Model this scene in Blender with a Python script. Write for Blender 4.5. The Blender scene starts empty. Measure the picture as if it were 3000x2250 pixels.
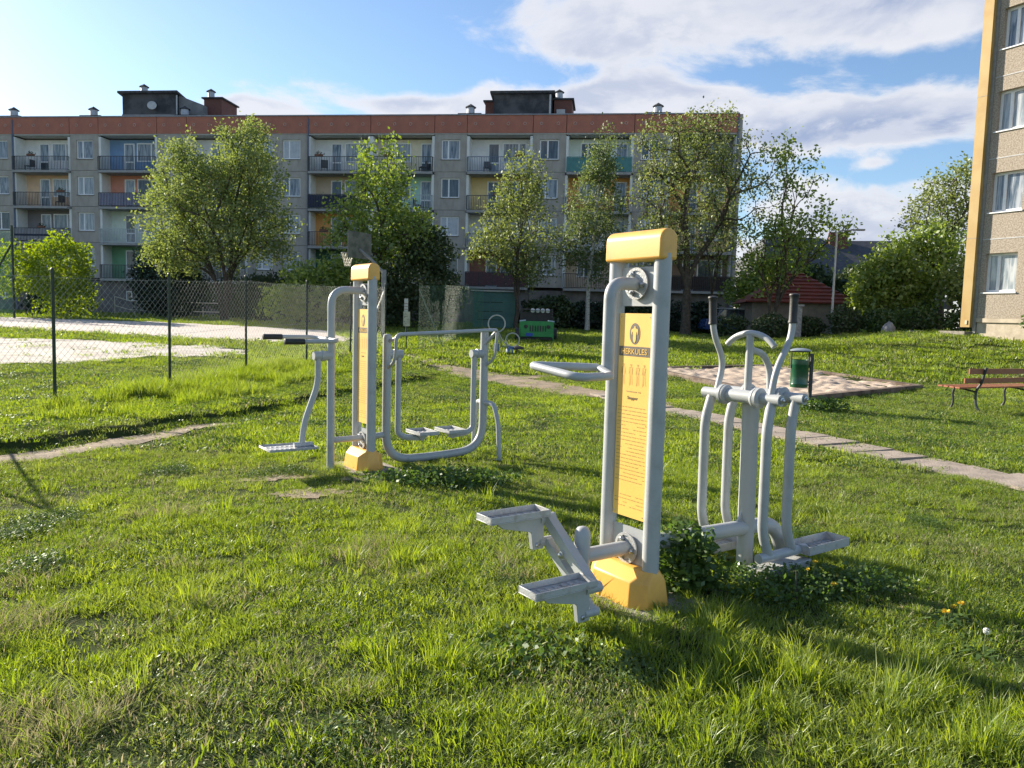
import bpy, bmesh, math, random
import numpy as np
from mathutils import Vector, Matrix
R = math.radians
PI = math.pi
random.seed(7)
sc = bpy.context.scene
COL = sc.collection

# ---------------------------------------------------------------- camera
CZ = 1.55
F_PX = 1662.0 / 2212.0
cam_d = bpy.data.cameras.new('camera'); cam = bpy.data.objects.new('camera', cam_d); COL.objects.link(cam)
p_, r_ = R(5.0), R(1.5)
fwd = Vector((0, math.cos(p_), -math.sin(p_))); up0 = Vector((0, math.sin(p_), math.cos(p_))); rt0 = Vector((1, 0, 0))
cup = up0 * math.cos(r_) - rt0 * math.sin(r_); crt = rt0 * math.cos(r_) + up0 * math.sin(r_)
cam.matrix_world = Matrix(((crt.x, cup.x, -fwd.x, 0), (crt.y, cup.y, -fwd.y, 0), (crt.z, cup.z, -fwd.z, CZ), (0, 0, 0, 1)))
cam_d.sensor_width = 36; cam_d.lens = 36 * F_PX; cam_d.clip_start = 0.05; cam_d.clip_end = 3000
sc.camera = cam

# ---------------------------------------------------------------- light
SUN_H = Vector((-0.813, 0.582, 0)).normalized(); SUN_EL = R(21.7)
sun_dir = SUN_H * math.cos(SUN_EL) + Vector((0, 0, math.sin(SUN_EL)))
sl = bpy.data.lights.new('sun', 'SUN'); sl.energy = 5.0; sl.angle = R(0.55); sl.color = (1.0, 0.90, 0.74)
so = bpy.data.objects.new('sun', sl); COL.objects.link(so)
so.rotation_euler = (-sun_dir).to_track_quat('-Z', 'Y').to_euler()
sc.view_settings.view_transform = 'Standard'; sc.view_settings.look = 'None'
sc.view_settings.exposure = 1.25; sc.view_settings.gamma = 1.0; sc.view_settings.use_curve_mapping = False

w = bpy.data.worlds.new('World'); sc.world = w; w.use_nodes = True
nt = w.node_tree; nt.nodes.clear()
def N(t, tree=None, **kw):
    n = (tree or nt).nodes.new(t)
    for k, v in kw.items(): setattr(n, k, v)
    return n
def LK(a, b, tree=None): (tree or nt).links.new(a, b)
def MA(op, a, b=None, c=None, tree=None, clamp=False):
    t = tree or nt; n = t.nodes.new('ShaderNodeMath'); n.operation = op; n.use_clamp = clamp
    for i, v in enumerate((a, b, c)):
        if v is None: continue
        if isinstance(v, (int, float)): n.inputs[i].default_value = v
        else: t.links.new(v, n.inputs[i])
    return n.outputs[0]
def MIXC(f, a, b, tree=None):
    t = tree or nt; n = t.nodes.new('ShaderNodeMix'); n.data_type = 'RGBA'
    for i, v in ((0, f), (6, a), (7, b)):
        if isinstance(v, (int, float)): n.inputs[i].default_value = v
        elif isinstance(v, tuple): n.inputs[i].default_value = (*v[:3], 1)
        else: t.links.new(v, n.inputs[i])
    return n.outputs[2]
def SMOOTH(x, a, b, tree=None):
    t = tree or nt; n = t.nodes.new('ShaderNodeMapRange'); n.interpolation_type = 'SMOOTHSTEP'
    t.links.new(x, n.inputs[0]); n.inputs[1].default_value = a; n.inputs[2].default_value = b
    return n.outputs[0]
sky = N('ShaderNodeTexSky', sky_type='NISHITA'); sky.sun_disc = False
sky.sun_elevation = SUN_EL; sky.sun_rotation = math.atan2(SUN_H.x, SUN_H.y); sky.air_density = 1.0; sky.dust_density = 0.4; sky.ozone_density = 2.0
tc = N('ShaderNodeTexCoord'); sep = N('ShaderNodeSeparateXYZ'); LK(tc.outputs['Generated'], sep.inputs[0])
az = MA('ARCTAN2', sep.outputs[0], sep.outputs[1]); el = MA('ARCSINE', sep.outputs[2])
mp = N('ShaderNodeMapping'); LK(tc.outputs['Generated'], mp.inputs[0]); mp.inputs['Scale'].default_value = (1, 1, 2.3)
def noise(vec, scale, detail=7, rough=.55, dist=0.0, tree=None):
    t = tree or nt; n = t.nodes.new('ShaderNodeTexNoise'); t.links.new(vec, n.inputs['Vector'])
    n.inputs['Scale'].default_value = scale; n.inputs['Detail'].default_value = detail; n.inputs['Roughness'].default_value = rough
    n.inputs['Distortion'].default_value = dist
    return n.outputs['Fac']
n1 = noise(mp.outputs[0], 5.5, 9, .58, .3)
mp2 = N('ShaderNodeMapping'); LK(tc.outputs['Generated'], mp2.inputs[0]); mp2.inputs['Scale'].default_value = (1, 1, 2.3); mp2.inputs['Location'].default_value = (.035, -.02, -.05)
n2 = noise(mp2.outputs[0], 5.5, 9, .58, .3)
n3 = noise(mp.outputs[0], 1.7, 3, .5, .1)
def blob(a0, e0, sa, se, amp):
    u = MA('DIVIDE', MA('SUBTRACT', az, a0), sa); v = MA('DIVIDE', MA('SUBTRACT', el, e0), se)
    q = MA('ADD', MA('MULTIPLY', u, u), MA('MULTIPLY', v, v))
    return MA('MULTIPLY', MA('EXPONENT', MA('MULTIPLY', q, -1.0)), amp)
CLOUDS = [(.22, .352, .24, .052, 1.0), (.04, .325, .09, .022, .55), (.50, .345, .16, .045, 1.0), (.44, .232, .17, .034, 1.1), (.31, .226, .09, .018, .6),
          (.03, .262, .21, .026, .75), (.17, .268, .10, .024, .6), (-.33, .236, .08, .014, .9), (-.13, .255, .10, .014, .5), (.50, .150, .10, .022, .95), (.41, .130, .10, .030, .8),
          (.34, .07, .3, .06, .9), (.43, .186, .032, .009, 1.1), (.9, .4, .3, .2, .7), (-1.3, .5, .4, .12, .6),
          (.3, .62, .4, .1, .55), (2.2, .3, .6, .1, .7), (-2.4, .35, .6, .12, .7)]
HOLES = [(.265, .288, .07, .013, -.62), (.42, .187, .2, .010, -.35), (-.3, .40, .25, .10, -.5), (-.1, .32, .12, .03, -.3)]
cov = None
for b in CLOUDS + HOLES:
    o = blob(*b); cov = o if cov is None else MA('ADD', cov, o)
cov = MA('MINIMUM', cov, 1.0)
amp = 3.3
dn = MA('ADD', cov, MA('MULTIPLY', MA('SUBTRACT', n1, .5), amp))
dn2 = MA('ADD', cov, MA('MULTIPLY', MA('SUBTRACT', n2, .5), amp))
alpha = SMOOTH(dn, .16, .68)
thick = SMOOTH(dn, .42, .95)
lit = SMOOTH(MA('SUBTRACT', dn, dn2), -.25, .45)
low = SMOOTH(n3, .38, .60)
shade = MA('MULTIPLY', thick, MA('SUBTRACT', 1.0, MA('MULTIPLY', lit, .8)), clamp=True)
shade = MA('MULTIPLY', shade, MA('ADD', .55, MA('MULTIPLY', low, .45)))
greyz = blob(.44, .220, .24, .034, 1.0); greyz = MA('ADD', greyz, blob(.42, .365, .28, .034, .9)); greyz = MA('ADD', greyz, blob(-2.0, .3, .8, .1, .4))
shade = MA('MAXIMUM', MA('MULTIPLY', shade, .62), MA('MULTIPLY', greyz, MA('MULTIPLY', thick, MA('SUBTRACT', 1.15, MA('MULTIPLY', lit, .7)))), clamp=True)
shade = MA('ADD', MA('MULTIPLY', shade, .86), .10)
ccol = MIXC(shade, (5.9, 5.85, 5.95), (2.1, 2.6, 3.9))
skc = N('ShaderNodeMix', data_type='RGBA', blend_type='MULTIPLY'); skc.inputs[0].default_value = 1.0
LK(sky.outputs[0], skc.inputs[6]); skc.inputs[7].default_value = (.98, 1.06, 1.16, 1)
fin = MIXC(MA('MULTIPLY', alpha, .93), skc.outputs[2], ccol)
bg = N('ShaderNodeBackground'); bg.inputs['Strength'].default_value = 0.070
LK(fin, bg.inputs['Color']); wo = N('ShaderNodeOutputWorld'); LK(bg.outputs[0], wo.inputs['Surface'])

# ---------------------------------------------------------------- materials
MATS = {}
def mat(name, c1, c2=None, scale=6.0, rough=.65, bump=0.0, bscale=40.0, metal=0.0, spec=.5, lo=.35, hi=.65, coat=0.0, detail=8, stretch=None):
    if name in MATS: return MATS[name]
    m = bpy.data.materials.new(name); m.use_nodes = True; t = m.node_tree; b = t.nodes['Principled BSDF']
    b.inputs['Roughness'].default_value = rough; b.inputs['Metallic'].default_value = metal; b.inputs['Specular IOR Level'].default_value = spec
    b.inputs['Coat Weight'].default_value = coat
    tcn = t.nodes.new('ShaderNodeTexCoord'); v = tcn.outputs['Object']
    if stretch:
        mpn = t.nodes.new('ShaderNodeMapping'); t.links.new(v, mpn.inputs[0]); mpn.inputs['Scale'].default_value = stretch; v = mpn.outputs[0]
    if c2:
        f = noise(v, scale, detail, .6, .2, t)
        f = SMOOTH(f, lo, hi, t)
        t.links.new(MIXC(f, c1, c2, t), b.inputs['Base Color'])
    else: b.inputs['Base Color'].default_value = (*c1, 1)
    if bump:
        bn = t.nodes.new('ShaderNodeBump'); bn.inputs['Strength'].default_value = bump; bn.inputs['Distance'].default_value = .02
        t.links.new(noise(v, bscale, 6, .6, 0, t), bn.inputs['Height']); t.links.new(bn.outputs[0], b.inputs['Normal'])
    MATS[name] = m; return m
def leaf(name, c1, c2, c3=None, trans=.45, rough=.55, nscale=1.2, gloss=.06, world=True):
    m = bpy.data.materials.new(name); m.use_nodes = True; t = m.node_tree; t.nodes.clear()
    geo = t.nodes.new('ShaderNodeNewGeometry'); oi = t.nodes.new('ShaderNodeObjectInfo')
    rnd = MA('FRACT', MA('ADD', geo.outputs['Random Per Island'], oi.outputs['Random'], tree=t), tree=t)
    f = noise(geo.outputs['Position'], nscale, 4, .6, 0, t)
    c = MIXC(rnd, c1, c2, t)
    if c3: c = MIXC(SMOOTH(f, .42, .66, t), c, c3, t)
    d = t.nodes.new('ShaderNodeBsdfDiffuse'); tr = t.nodes.new('ShaderNodeBsdfTranslucent'); g = t.nodes.new('ShaderNodeBsdfGlossy')
    t.links.new(c, d.inputs['Color'])
    hs = t.nodes.new('ShaderNodeHueSaturation'); hs.inputs['Hue'].default_value = .488; hs.inputs['Saturation'].default_value = 1.12; hs.inputs['Value'].default_value = 1.75
    t.links.new(c, hs.inputs['Color']); t.links.new(hs.outputs[0], tr.inputs['Color'])
    g.inputs['Roughness'].default_value = rough; g.inputs['Color'].default_value = (.8, .85, .8, 1)
    m1 = t.nodes.new('ShaderNodeMixShader'); m1.inputs[0].default_value = trans; t.links.new(d.outputs[0], m1.inputs[1]); t.links.new(tr.outputs[0], m1.inputs[2])
    m2 = t.nodes.new('ShaderNodeMixShader'); m2.inputs[0].default_value = gloss; t.links.new(m1.outputs[0], m2.inputs[1]); t.links.new(g.outputs[0], m2.inputs[2])
    o = t.nodes.new('ShaderNodeOutputMaterial'); t.links.new(m2.outputs[0], o.inputs['Surface'])
    MATS[name] = m; return m

paint = mat('grey_powder_coat', (.405, .42, .43), (.33, .335, .33), 7, .40, .06, 200, spec=.5, lo=.48, hi=.78)
paint_worn = mat('worn_grey_paint', (.42, .43, .43), (.31, .29, .26), 16, .5, .25, 90, lo=.5, hi=.72)
steel = mat('galvanised_steel', (.55, .56, .58), (.40, .41, .42), 30, .3, .05, 60, metal=.9)
yellow = mat('yellow_plastic', (.83, .44, .085), (.68, .35, .075), 6, .42, .04, 120, coat=.1, lo=.50, hi=.80)
panelm = mat('yellow_info_board', (.86, .54, .13), (.82, .50, .115), 3, .45)
ink = mat('dark_print', (.10, .085, .07), (.14, .12, .09), 40, .5)
rubber = mat('black_rubber', (.018, .018, .02), (.03, .03, .03), 30, .55, .1, 120)
concrete = mat('weathered_concrete', (.36, .32, .27), (.22, .20, .17), 9, .9, .5, 60)
bark = mat('tree_bark', (.05, .04, .03), (.10, .082, .064), 9, .9, .6, 30)
birchbark = mat('birch_bark', (.48, .46, .42), (.06, .055, .05), 9, .8, .4, 30, lo=.55, hi=.62, stretch=(1, 1, 3))
dark_metal = mat('dark_painted_metal', (.03, .035, .04), (.05, .055, .06), 12, .5)
green_metal = mat('dark_green_metal', (.008, .022, .014), (.02, .045, .028), 12, .5)
white_upvc = mat('white_plastic_frame', (.86, .86, .87), (.80, .81, .82), 6, .4)
rail_white = mat('cream_painted_rail', (.62, .57, .45), (.52, .47, .37), 20, .5)

# ---------------------------------------------------------------- mesh helpers
class MB:
    def __init__(s): s.v = []; s.f = []; s.m = []; s.n = 0
    def raw(s, V, Fc, mi=0):
        V = np.asarray(V, float).reshape(-1, 3); s.v.append(V)
        s.f += [tuple(int(i) + s.n for i in f) for f in Fc]; s.m += [mi] * len(Fc); s.n += len(V); return s
    def box(s, c, d, M=None, mi=0):
        c = np.array(c, float); h = np.array(d, float) / 2
        V = np.array([[x, y, z] for x in (-1, 1) for y in (-1, 1) for z in (-1, 1)]) * h
        if M is not None: V = V @ np.array(M).T
        return s.raw(V + c, [(0, 1, 3, 2), (4, 6, 7, 5), (0, 4, 5, 1), (2, 3, 7, 6), (0, 2, 6, 4), (1, 5, 7, 3)], mi)
    def bx(s, x0, x1, y0, y1, z0, z1, mi=0): return s.box(((x0 + x1) / 2, (y0 + y1) / 2, (z0 + z1) / 2), (x1 - x0, y1 - y0, z1 - z0), mi=mi)
    def tube(s, P, r, seg=12, cap=True, mi=0, closed=False, ell=1.0):
        P = [np.array(p, float) for p in P]; n = len(P)
        rr = [r] * n if np.isscalar(r) else list(r)
        ring = []; ref = None
        for i in range(n):
            if closed: t = P[(i + 1) % n] - P[i - 1]
            else: t = P[min(i + 1, n - 1)] - P[max(i - 1, 0)]
            t = t / (np.linalg.norm(t) + 1e-9)
            if ref is None:
                ref = np.array([0, 0, 1.]) if abs(t[2]) < .9 else np.array([1., 0, 0])
            a = ref - t * (ref @ t); a /= np.linalg.norm(a) + 1e-9; ref = a; b = np.cross(t, a)
            ang = np.arange(seg) / seg * 2 * PI
            ring.append(P[i] + rr[i] * (np.outer(np.cos(ang), a) + ell * np.outer(np.sin(ang), b)))
        V = np.concatenate(ring); Fc = []
        for i in range(n if closed else n - 1):
            j = (i + 1) % n
            for k in range(seg):
                l = (k + 1) % seg; Fc.append((i * seg + k, i * seg + l, j * seg + l, j * seg + k))
        if cap and not closed:
            Fc.append(tuple(range(seg))[::-1]); Fc.append(tuple((n - 1) * seg + k for k in range(seg)))
        return s.raw(V, Fc, mi)
    def prism(s, poly, a, b, z0, z1, o=(0, 0, 0), nrm=None, mi=0):
        # polygon in (a,b) basis extruded along nrm from z0 to z1
        a = np.array(a, float); b = np.array(b, float); o = np.array(o, float)
        c = np.cross(a, b) if nrm is None else np.array(nrm, float)
        lo = [o + a * p[0] + b * p[1] + c * z0 for p in poly]; hi = [o + a * p[0] + b * p[1] + c * z1 for p in poly]
        n = len(poly); Fc = [tuple(range(n))[::-1], tuple(range(n, 2 * n))]
        Fc += [(i, (i + 1) % n, n + (i + 1) % n, n + i) for i in range(n)]
        return s.raw(lo + hi, Fc, mi)
    def lathe(s, prof, axis_o, axis_d, seg=20, mi=0):
        P = [np.array(axis_o, float) + np.array(axis_d, float) * h for h, _ in prof]
        d = np.array(axis_d, float); d /= np.linalg.norm(d)
        ref = np.array([0, 0, 1.]) if abs(d[2]) < .9 else np.array([1., 0, 0])
        a = ref - d * (ref @ d); a /= np.linalg.norm(a); b = np.cross(d, a); ang = np.arange(seg) / seg * 2 * PI
        V = np.concatenate([P[i] + max(prof[i][1], 1e-4) * (np.outer(np.cos(ang), a) + np.outer(np.sin(ang), b)) for i in range(len(prof))])
        Fc = [(i * seg + k, i * seg + (k + 1) % seg, (i + 1) * seg + (k + 1) % seg, (i + 1) * seg + k) for i in range(len(prof) - 1) for k in range(seg)]
        Fc.append(tuple(range(seg))[::-1]); Fc.append(tuple((len(prof) - 1) * seg + k for k in range(seg)))
        return s.raw(V, Fc, mi)
    def mesh(s, name, mats, off=(0, 0, 0), smooth=False, ang=35):
        me = bpy.data.meshes.new(name); V = np.concatenate(s.v) - np.array(off, float) if s.v else np.zeros((0, 3))
        me.from_pydata(V.tolist(), [], s.f)
        for mm in (mats if isinstance(mats, (list, tuple)) else [mats]): me.materials.append(mm)
        if any(s.m): me.polygons.foreach_set('material_index', s.m)
        bm = bmesh.new(); bm.from_mesh(me); bmesh.ops.recalc_face_normals(bm, faces=bm.faces); bm.to_mesh(me); bm.free()
        if smooth:
            me.polygons.foreach_set('use_smooth', [True] * len(me.polygons))
            try: me.set_sharp_from_angle(angle=R(ang))
            except Exception: pass
        me.update(); return me
def wloc(o):
    p = np.zeros(3)
    while o is not None: p += np.array(o.location); o = o.parent
    return p
def tag(o, label=None, cat=None, group=None, kind=None):
    if label: o['label'] = label
    if cat: o['category'] = cat
    if group: o['group'] = group
    if kind: o['kind'] = kind
    return o
def obj(name, mb, m, parent=None, smooth=False, local=False, bevel=0, ang=35, seg=2, bang=60):
    """mesh object; vertices given in world coordinates (or parent-local if local)"""
    off = (0, 0, 0)
    if parent is not None and not local: off = wloc(parent)
    me = mb.mesh(name, m, off, smooth, ang) if isinstance(mb, MB) else mb
    o = bpy.data.objects.new(name, me); COL.objects.link(o); o.parent = parent
    if bevel:
        md = o.modifiers.new('bevel', 'BEVEL'); md.width = bevel; md.segments = seg; md.limit_method = 'ANGLE'; md.angle_limit = R(min(40, bang))
        me.polygons.foreach_set('use_smooth', [True] * len(me.polygons))
        try: me.set_sharp_from_angle(angle=R(bang))
        except Exception: pass
    return o
def thing(name, label, cat, loc=(0, 0, 0), rz=0, group=None):
    o = bpy.data.objects.new(name, None); COL.objects.link(o); o.location = loc; o.rotation_euler = (0, 0, rz); o.empty_display_size = .2
    return tag(o, label, cat, group)
def linked(name, me, parent, loc=(0, 0, 0), rz=0, rot=None, scale=None):
    o = bpy.data.objects.new(name, me); COL.objects.link(o); o.parent = parent; o.location = loc
    o.rotation_euler = rot if rot else (0, 0, rz)
    if scale: o.scale = scale
    return o
def fillet(P, rad, k=7):
    P = [np.array(p, float) for p in P]; out = [P[0]]
    for i in range(1, len(P) - 1):
        a, b, c = P[i - 1], P[i], P[i + 1]; rd = rad[i - 1] if isinstance(rad, (list, tuple)) else rad
        la, lc = np.linalg.norm(a - b), np.linalg.norm(c - b); rd = min(rd, la * .49, lc * .49)
        s = b + (a - b) / la * rd; e = b + (c - b) / lc * rd
        for j in range(k + 1):
            t = j / k; out.append((1 - t) ** 2 * s + 2 * t * (1 - t) * b + t * t * e)
    out.append(P[-1]); return out
def arc(c, a, b, r, t0, t1, k=24):
    c, a, b = (np.array(q, float) for q in (c, a, b))
    return [c + r * (a * math.cos(t) + b * math.sin(t)) for t in np.linspace(t0, t1, k)]
def quads(name, V, m, smooth=False):
    """V: (n,4,3) array of separate quads -> mesh, fast"""
    n = len(V); me = bpy.data.meshes.new(name); me.vertices.add(n * 4); me.loops.add(n * 4); me.polygons.add(n)
    me.vertices.foreach_set('co', np.ascontiguousarray(V, dtype=np.float32).ravel())
    me.loops.foreach_set('vertex_index', np.arange(n * 4, dtype=np.int32))
    me.polygons.foreach_set('loop_start', np.arange(0, n * 4, 4, dtype=np.int32))
    me.materials.append(m); me.update(calc_edges=True); me.validate(); return me

# ---------------------------------------------------------------- terrain
def sst(x): x = np.clip(x, 0, 1); return x * x * (3 - 2 * x)
def sinterp(y, X, Z):
    # smoothed piecewise profile
    return sum(np.interp(y + d, X, Z) for d in (-1.2, -.6, 0, .6, 1.2)) / 5
BANK = np.array([(-9.5, 2.5), (-6.6, 6.0), (-5.37, 8.0), (-4.94, 9.0), (-4.61, 9.82), (-4.14, 10.76), (-3.61, 12.28), (-3.03, 14.48), (-2.1, 16.84), (-1.72, 18.24)])
def polydist(x, y, L):
    """signed distance (positive on the left side of travel) and distance to polyline"""
    best = np.full(np.shape(x), 1e9); sg = np.ones(np.shape(x))
    for (ax, ay), (bx, by) in zip(L[:-1], L[1:]):
        dx, dy = bx - ax, by - ay; l2 = dx * dx + dy * dy
        t = np.clip(((x - ax) * dx + (y - ay) * dy) / l2, 0, 1); qx, qy = x - ax - t * dx, y - ay - t * dy
        d = np.sqrt(qx * qx + qy * qy); side = np.sign(dx * (y - ay) - dy * (x - ax)); u = d < best
        best = np.where(u, d, best); sg = np.where(u, side, sg)
    return best * sg, best
def terr(x, y):
    x = np.asarray(x, float); y = np.asarray(y, float)
    t = np.clip(x / np.maximum(y, 1.0), -.66, .66)
    Lz = sinterp(y, [0, 10, 12, 14, 17, 24, 28, 40, 60, 100], [0, 0, .02, .12, .28, .5, .62, .85, 1, 1])
    Mz = sinterp(y, [0, 14, 18, 22, 28, 35, 50, 60], [0, 0, .1, .25, .6, .75, .9, 1])
    Rz = sinterp(y, [0, 14, 18, 22, 26.5, 30, 60], [0, 0, .12, .5, 1.25, 1.3, 1.3])
    z = Mz + np.where(t < 0, (Lz - Mz) * sst(-t / .5), (Rz - Mz) * sst((t - .30) / .26))
    z = np.where(y < 1, 0, z)
    z = z + .012 * np.sin(x * 1.9 + 1) * np.sin(y * 1.6) + .010 * np.sin(x * 3.7 + y * 2.9)
    sd, d = polydist(x, y, BANK)
    wob = .05 * np.sin(x * 5 + y * 4) + .04 * np.sin(x * 11 - y * 7)
    ends = sst((18.6 - y) / 1.5)
    z = z + .085 * sst((sd + wob) / .12) * sst((2.2 - sd) / 2.0) * ends * (sd > -.3)
    z = z - .02 * sst((.6 + sd) / .3) * (sd < 0) * ends
    return z
def gz(x, y): return float(terr(np.array([x]), np.array([y]))[0])

def grid(name, X, Y, m, zoff=0.0):
    gx, gy = np.meshgrid(X, Y); z = terr(gx, gy) + zoff
    V = np.stack([gx, gy, z], -1).reshape(-1, 3); nx, ny = len(X), len(Y)
    i = np.arange((ny - 1) * (nx - 1)); r0 = i // (nx - 1) * nx + i % (nx - 1)
    Fi = np.stack([r0, r0 + 1, r0 + nx + 1, r0 + nx], -1)
    me = bpy.data.meshes.new(name); me.vertices.add(len(V)); me.vertices.foreach_set('co', V.astype(np.float32).ravel())
    me.loops.add(Fi.size); me.loops.foreach_set('vertex_index', Fi.astype(np.int32).ravel()); me.polygons.add(len(Fi))
    me.polygons.foreach_set('loop_start', np.arange(0, Fi.size, 4, dtype=np.int32))
    me.polygons.foreach_set('use_smooth', np.ones(len(Fi), dtype=bool))
    me.materials.append(m); me.update(calc_edges=True); me.validate()
    o = bpy.data.objects.new(name, me); COL.objects.link(o); return o
# ground material: dull soil / moss under the blades
gm = bpy.data.materials.new('ground_soil_and_moss'); gm.use_nodes = True; t = gm.node_tree; b = t.nodes['Principled BSDF']; b.inputs['Roughness'].default_value = .95
b.inputs['Specular IOR Level'].default_value = .1
geo = t.nodes.new('ShaderNodeNewGeometry'); P = geo.outputs['Position']
f1 = noise(P, 1.1, 6, .6, .3, t); f2 = noise(P, 14, 5, .6, .2, t); f3 = noise(P, 60, 4, .7, 0, t)
c = MIXC(SMOOTH(f1, .38, .62, t), (.026, .046, .009), (.050, .066, .018), t)
c = MIXC(MA('MULTIPLY', SMOOTH(f2, .55, .75, t), .7, tree=t), c, (.11, .085, .05), t)
c = MIXC(MA('MULTIPLY', SMOOTH(f3, .45, .7, t), .5, tree=t), c, (.055, .085, .02), t)
t.links.new(c, b.inputs['Base Color'])
bn = t.nodes.new('ShaderNodeBump'); bn.inputs['Strength'].default_value = .8; bn.inputs['Distance'].default_value = .03; t.links.new(f3, bn.inputs['Height']); t.links.new(bn.outputs[0], b.inputs['Normal'])
X = np.unique(np.concatenate([np.linspace(-400, -70, 12), np.linspace(-70, -30, 21), np.linspace(-30, -11, 39), np.arange(-11, 11.01, .11), np.linspace(11, 32, 60), np.linspace(32, 70, 20), np.linspace(70, 400, 12)]))
Y = np.unique(np.concatenate([np.linspace(-60, 0, 15), np.linspace(0, 2, 5), np.arange(2, 20.01, .11), np.linspace(20, 45, 80), np.linspace(45, 90, 40), np.linspace(90, 600, 20)]))
lawn = grid('lawn', X, Y, gm); tag(lawn, kind='structure')

def poly_sheet(name, poly, m, step, zoff, wob=.15, seed=1):
    """draped sheet with a ragged edge: grid cells inside a polygon"""
    poly = np.array(poly, float); x0, y0 = poly.min(0) - .3; x1, y1 = poly.max(0) + .3
    xs = np.arange(x0, x1, step); ys = np.arange(y0, y1, step); gx, gy = np.meshgrid(xs, ys)
    cx, cy = gx[:-1, :-1] + step / 2, gy[:-1, :-1] + step / 2
    jx = cx + wob * (np.sin(cy * 2.3 + seed) + .6 * np.sin(cy * 6.1 + cx * 3 + seed)); jy = cy + wob * (np.sin(cx * 2.7 + seed * 2) + .6 * np.sin(cx * 5.3 - cy * 4))
    ins = inside(jx, jy, poly)
    z = terr(gx, gy) + zoff; V = np.stack([gx, gy, z], -1).reshape(-1, 3); nx = len(xs)
    jj, ii = np.nonzero(ins); r0 = jj * nx + ii; Fi = np.stack([r0, r0 + 1, r0 + nx + 1, r0 + nx], -1)
    me = bpy.data.meshes.new(name); me.from_pydata(V.tolist(), [], Fi.tolist()); me.materials.append(m)
    bm = bmesh.new(); bm.from_mesh(me); bmesh.ops.delete(bm, geom=[v for v in bm.verts if not v.link_faces], context='VERTS'); bm.to_mesh(me); bm.free()
    me.polygons.foreach_set('use_smooth', [True] * len(me.polygons))
    o = bpy.data.objects.new(name, me); COL.objects.link(o); return tag(o, kind='structure')
def inside(x, y, poly):
    r = np.zeros(np.shape(x), bool); n = len(poly)
    for i in range(n):
        (ax, ay), (bx, by) = poly[i], poly[(i + 1) % n]
        c_ = ((ay > y) != (by > y)) & (x < (bx - ax) * (y - ay) / (by - ay + 1e-12) + ax); r ^= c_
    return r
court_m = mat('pale_asphalt_court', (.50, .44, .40), (.58, .52, .47), .6, .92, .3, 30, lo=.3, hi=.7)
sand_m = mat('pale_sand_and_gravel', (.58, .53, .47), (.42, .37, .31), 1.6, .95, .6, 18, lo=.35, hi=.7)
dirt_m = mat('trodden_dirt', (.33, .25, .17), (.17, .135, .09), 2.4, .95, .6, 30, lo=.35, hi=.68)
COURT = [(-60, 44), (-27.5, 39.6), (-16.2, 37.6), (-7.75, 33.2), (-5.7, 27.3), (-6.0, 25.4), (-9.8, 25.0), (-14.2, 26.3), (-18.6, 28.2), (-40, 36), (-60, 42)]
SANDP = [(-24, 26), (-16.5, 23.6), (-12.5, 23.2), (-9.0, 22.6), (-7.2, 21.6), (-7.4, 19.6), (-8.9, 18.2), (-9.6, 16.9), (-11, 16.3), (-16, 17.5), (-26, 22)]
poly_sheet('sports_court', COURT, court_m, .5, .03, .08, 1)
poly_sheet('sandy_patch', SANDP, sand_m, .3, .03, .25, 2)
def ribbon(L, wd):
    L = np.array(L, float); T = np.gradient(L, axis=0); T /= np.linalg.norm(T, axis=1)[:, None]; Nn = np.stack([-T[:, 1], T[:, 0]], -1); wd = np.array(wd)[:, None]
    return np.concatenate([L + Nn * wd / 2, (L - Nn * wd / 2)[::-1]])
DIRT1 = ribbon([(-3.2, 23.2), (-1.6, 19.9), (-.62, 18.35), (.45, 17.0), (1.45, 15.7), (2.2, 14.9), (2.8, 13.9)], [.4, .8, 1.4, 1.6, 1.3, 1.1, .9])
DIRT2 = ribbon(BANK[:6] + np.array([.36, -.27]), [.62, .66, .66, .6, .5, .3])
DIRT3 = [(-.2, 17.9), (1.2, 18.6), (3.0, 19.4), (6, 21.6), (5.6, 22.0), (2.8, 20.0), (1.0, 19.1), (-.4, 18.6)]
BARE = [[(-2.55, 6.95), (-2.1, 7.1), (-1.75, 6.92), (-2.2, 6.8)], [(-2.0, 6.4), (-1.6, 6.6), (-1.25, 6.42), (-1.6, 6.15)], [(-1.55, 7.1), (-1.1, 7.15), (-1.0, 6.95), (-1.5, 6.9)]]
poly_sheet('dirt_path', DIRT1, dirt_m, .1, .008, .12, 3)
poly_sheet('dirt_track', DIRT2, dirt_m, .06, .008, .06, 4)
poly_sheet('worn_track', DIRT3, dirt_m, .12, .008, .1, 6)
for q in BARE: poly_sheet('bare_soil', q, dirt_m, .06, .006, .08, 5)

# ---------------------------------------------------------------- slab path (slabs are parts of the path)
slab_m = mat('concrete_paving_slab', (.40, .33, .27), (.24, .20, .165), 3.5, .93, .5, 45, lo=.3, hi=.7)
SL = np.array([(1.9, 15.4), (2.45, 13.9), (2.95, 12.7), (3.54, 11.5), (4.20, 9.95), (4.79, 8.70), (5.22, 7.5), (5.62, 6.3), (6.0, 5.2)])
SLABPOLY = ribbon(SL, [.74] * len(SL))
slab_root = poly_sheet('slab_path', SLABPOLY, dirt_m, .08, .004, .03, 9)
mb = MB(); mb.box((0, 0, 0), (.72, .475, .05)); slab_me = mb.mesh('slab', slab_m)
for pz_ in slab_me.vertices: pz_.co.x += .01 * math.sin(pz_.index * 7)
seg = np.linalg.norm(np.diff(SL, axis=0), axis=1); cum = np.concatenate([[0], np.cumsum(seg)]); s_ = .25
rs = random.Random(3)
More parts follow.
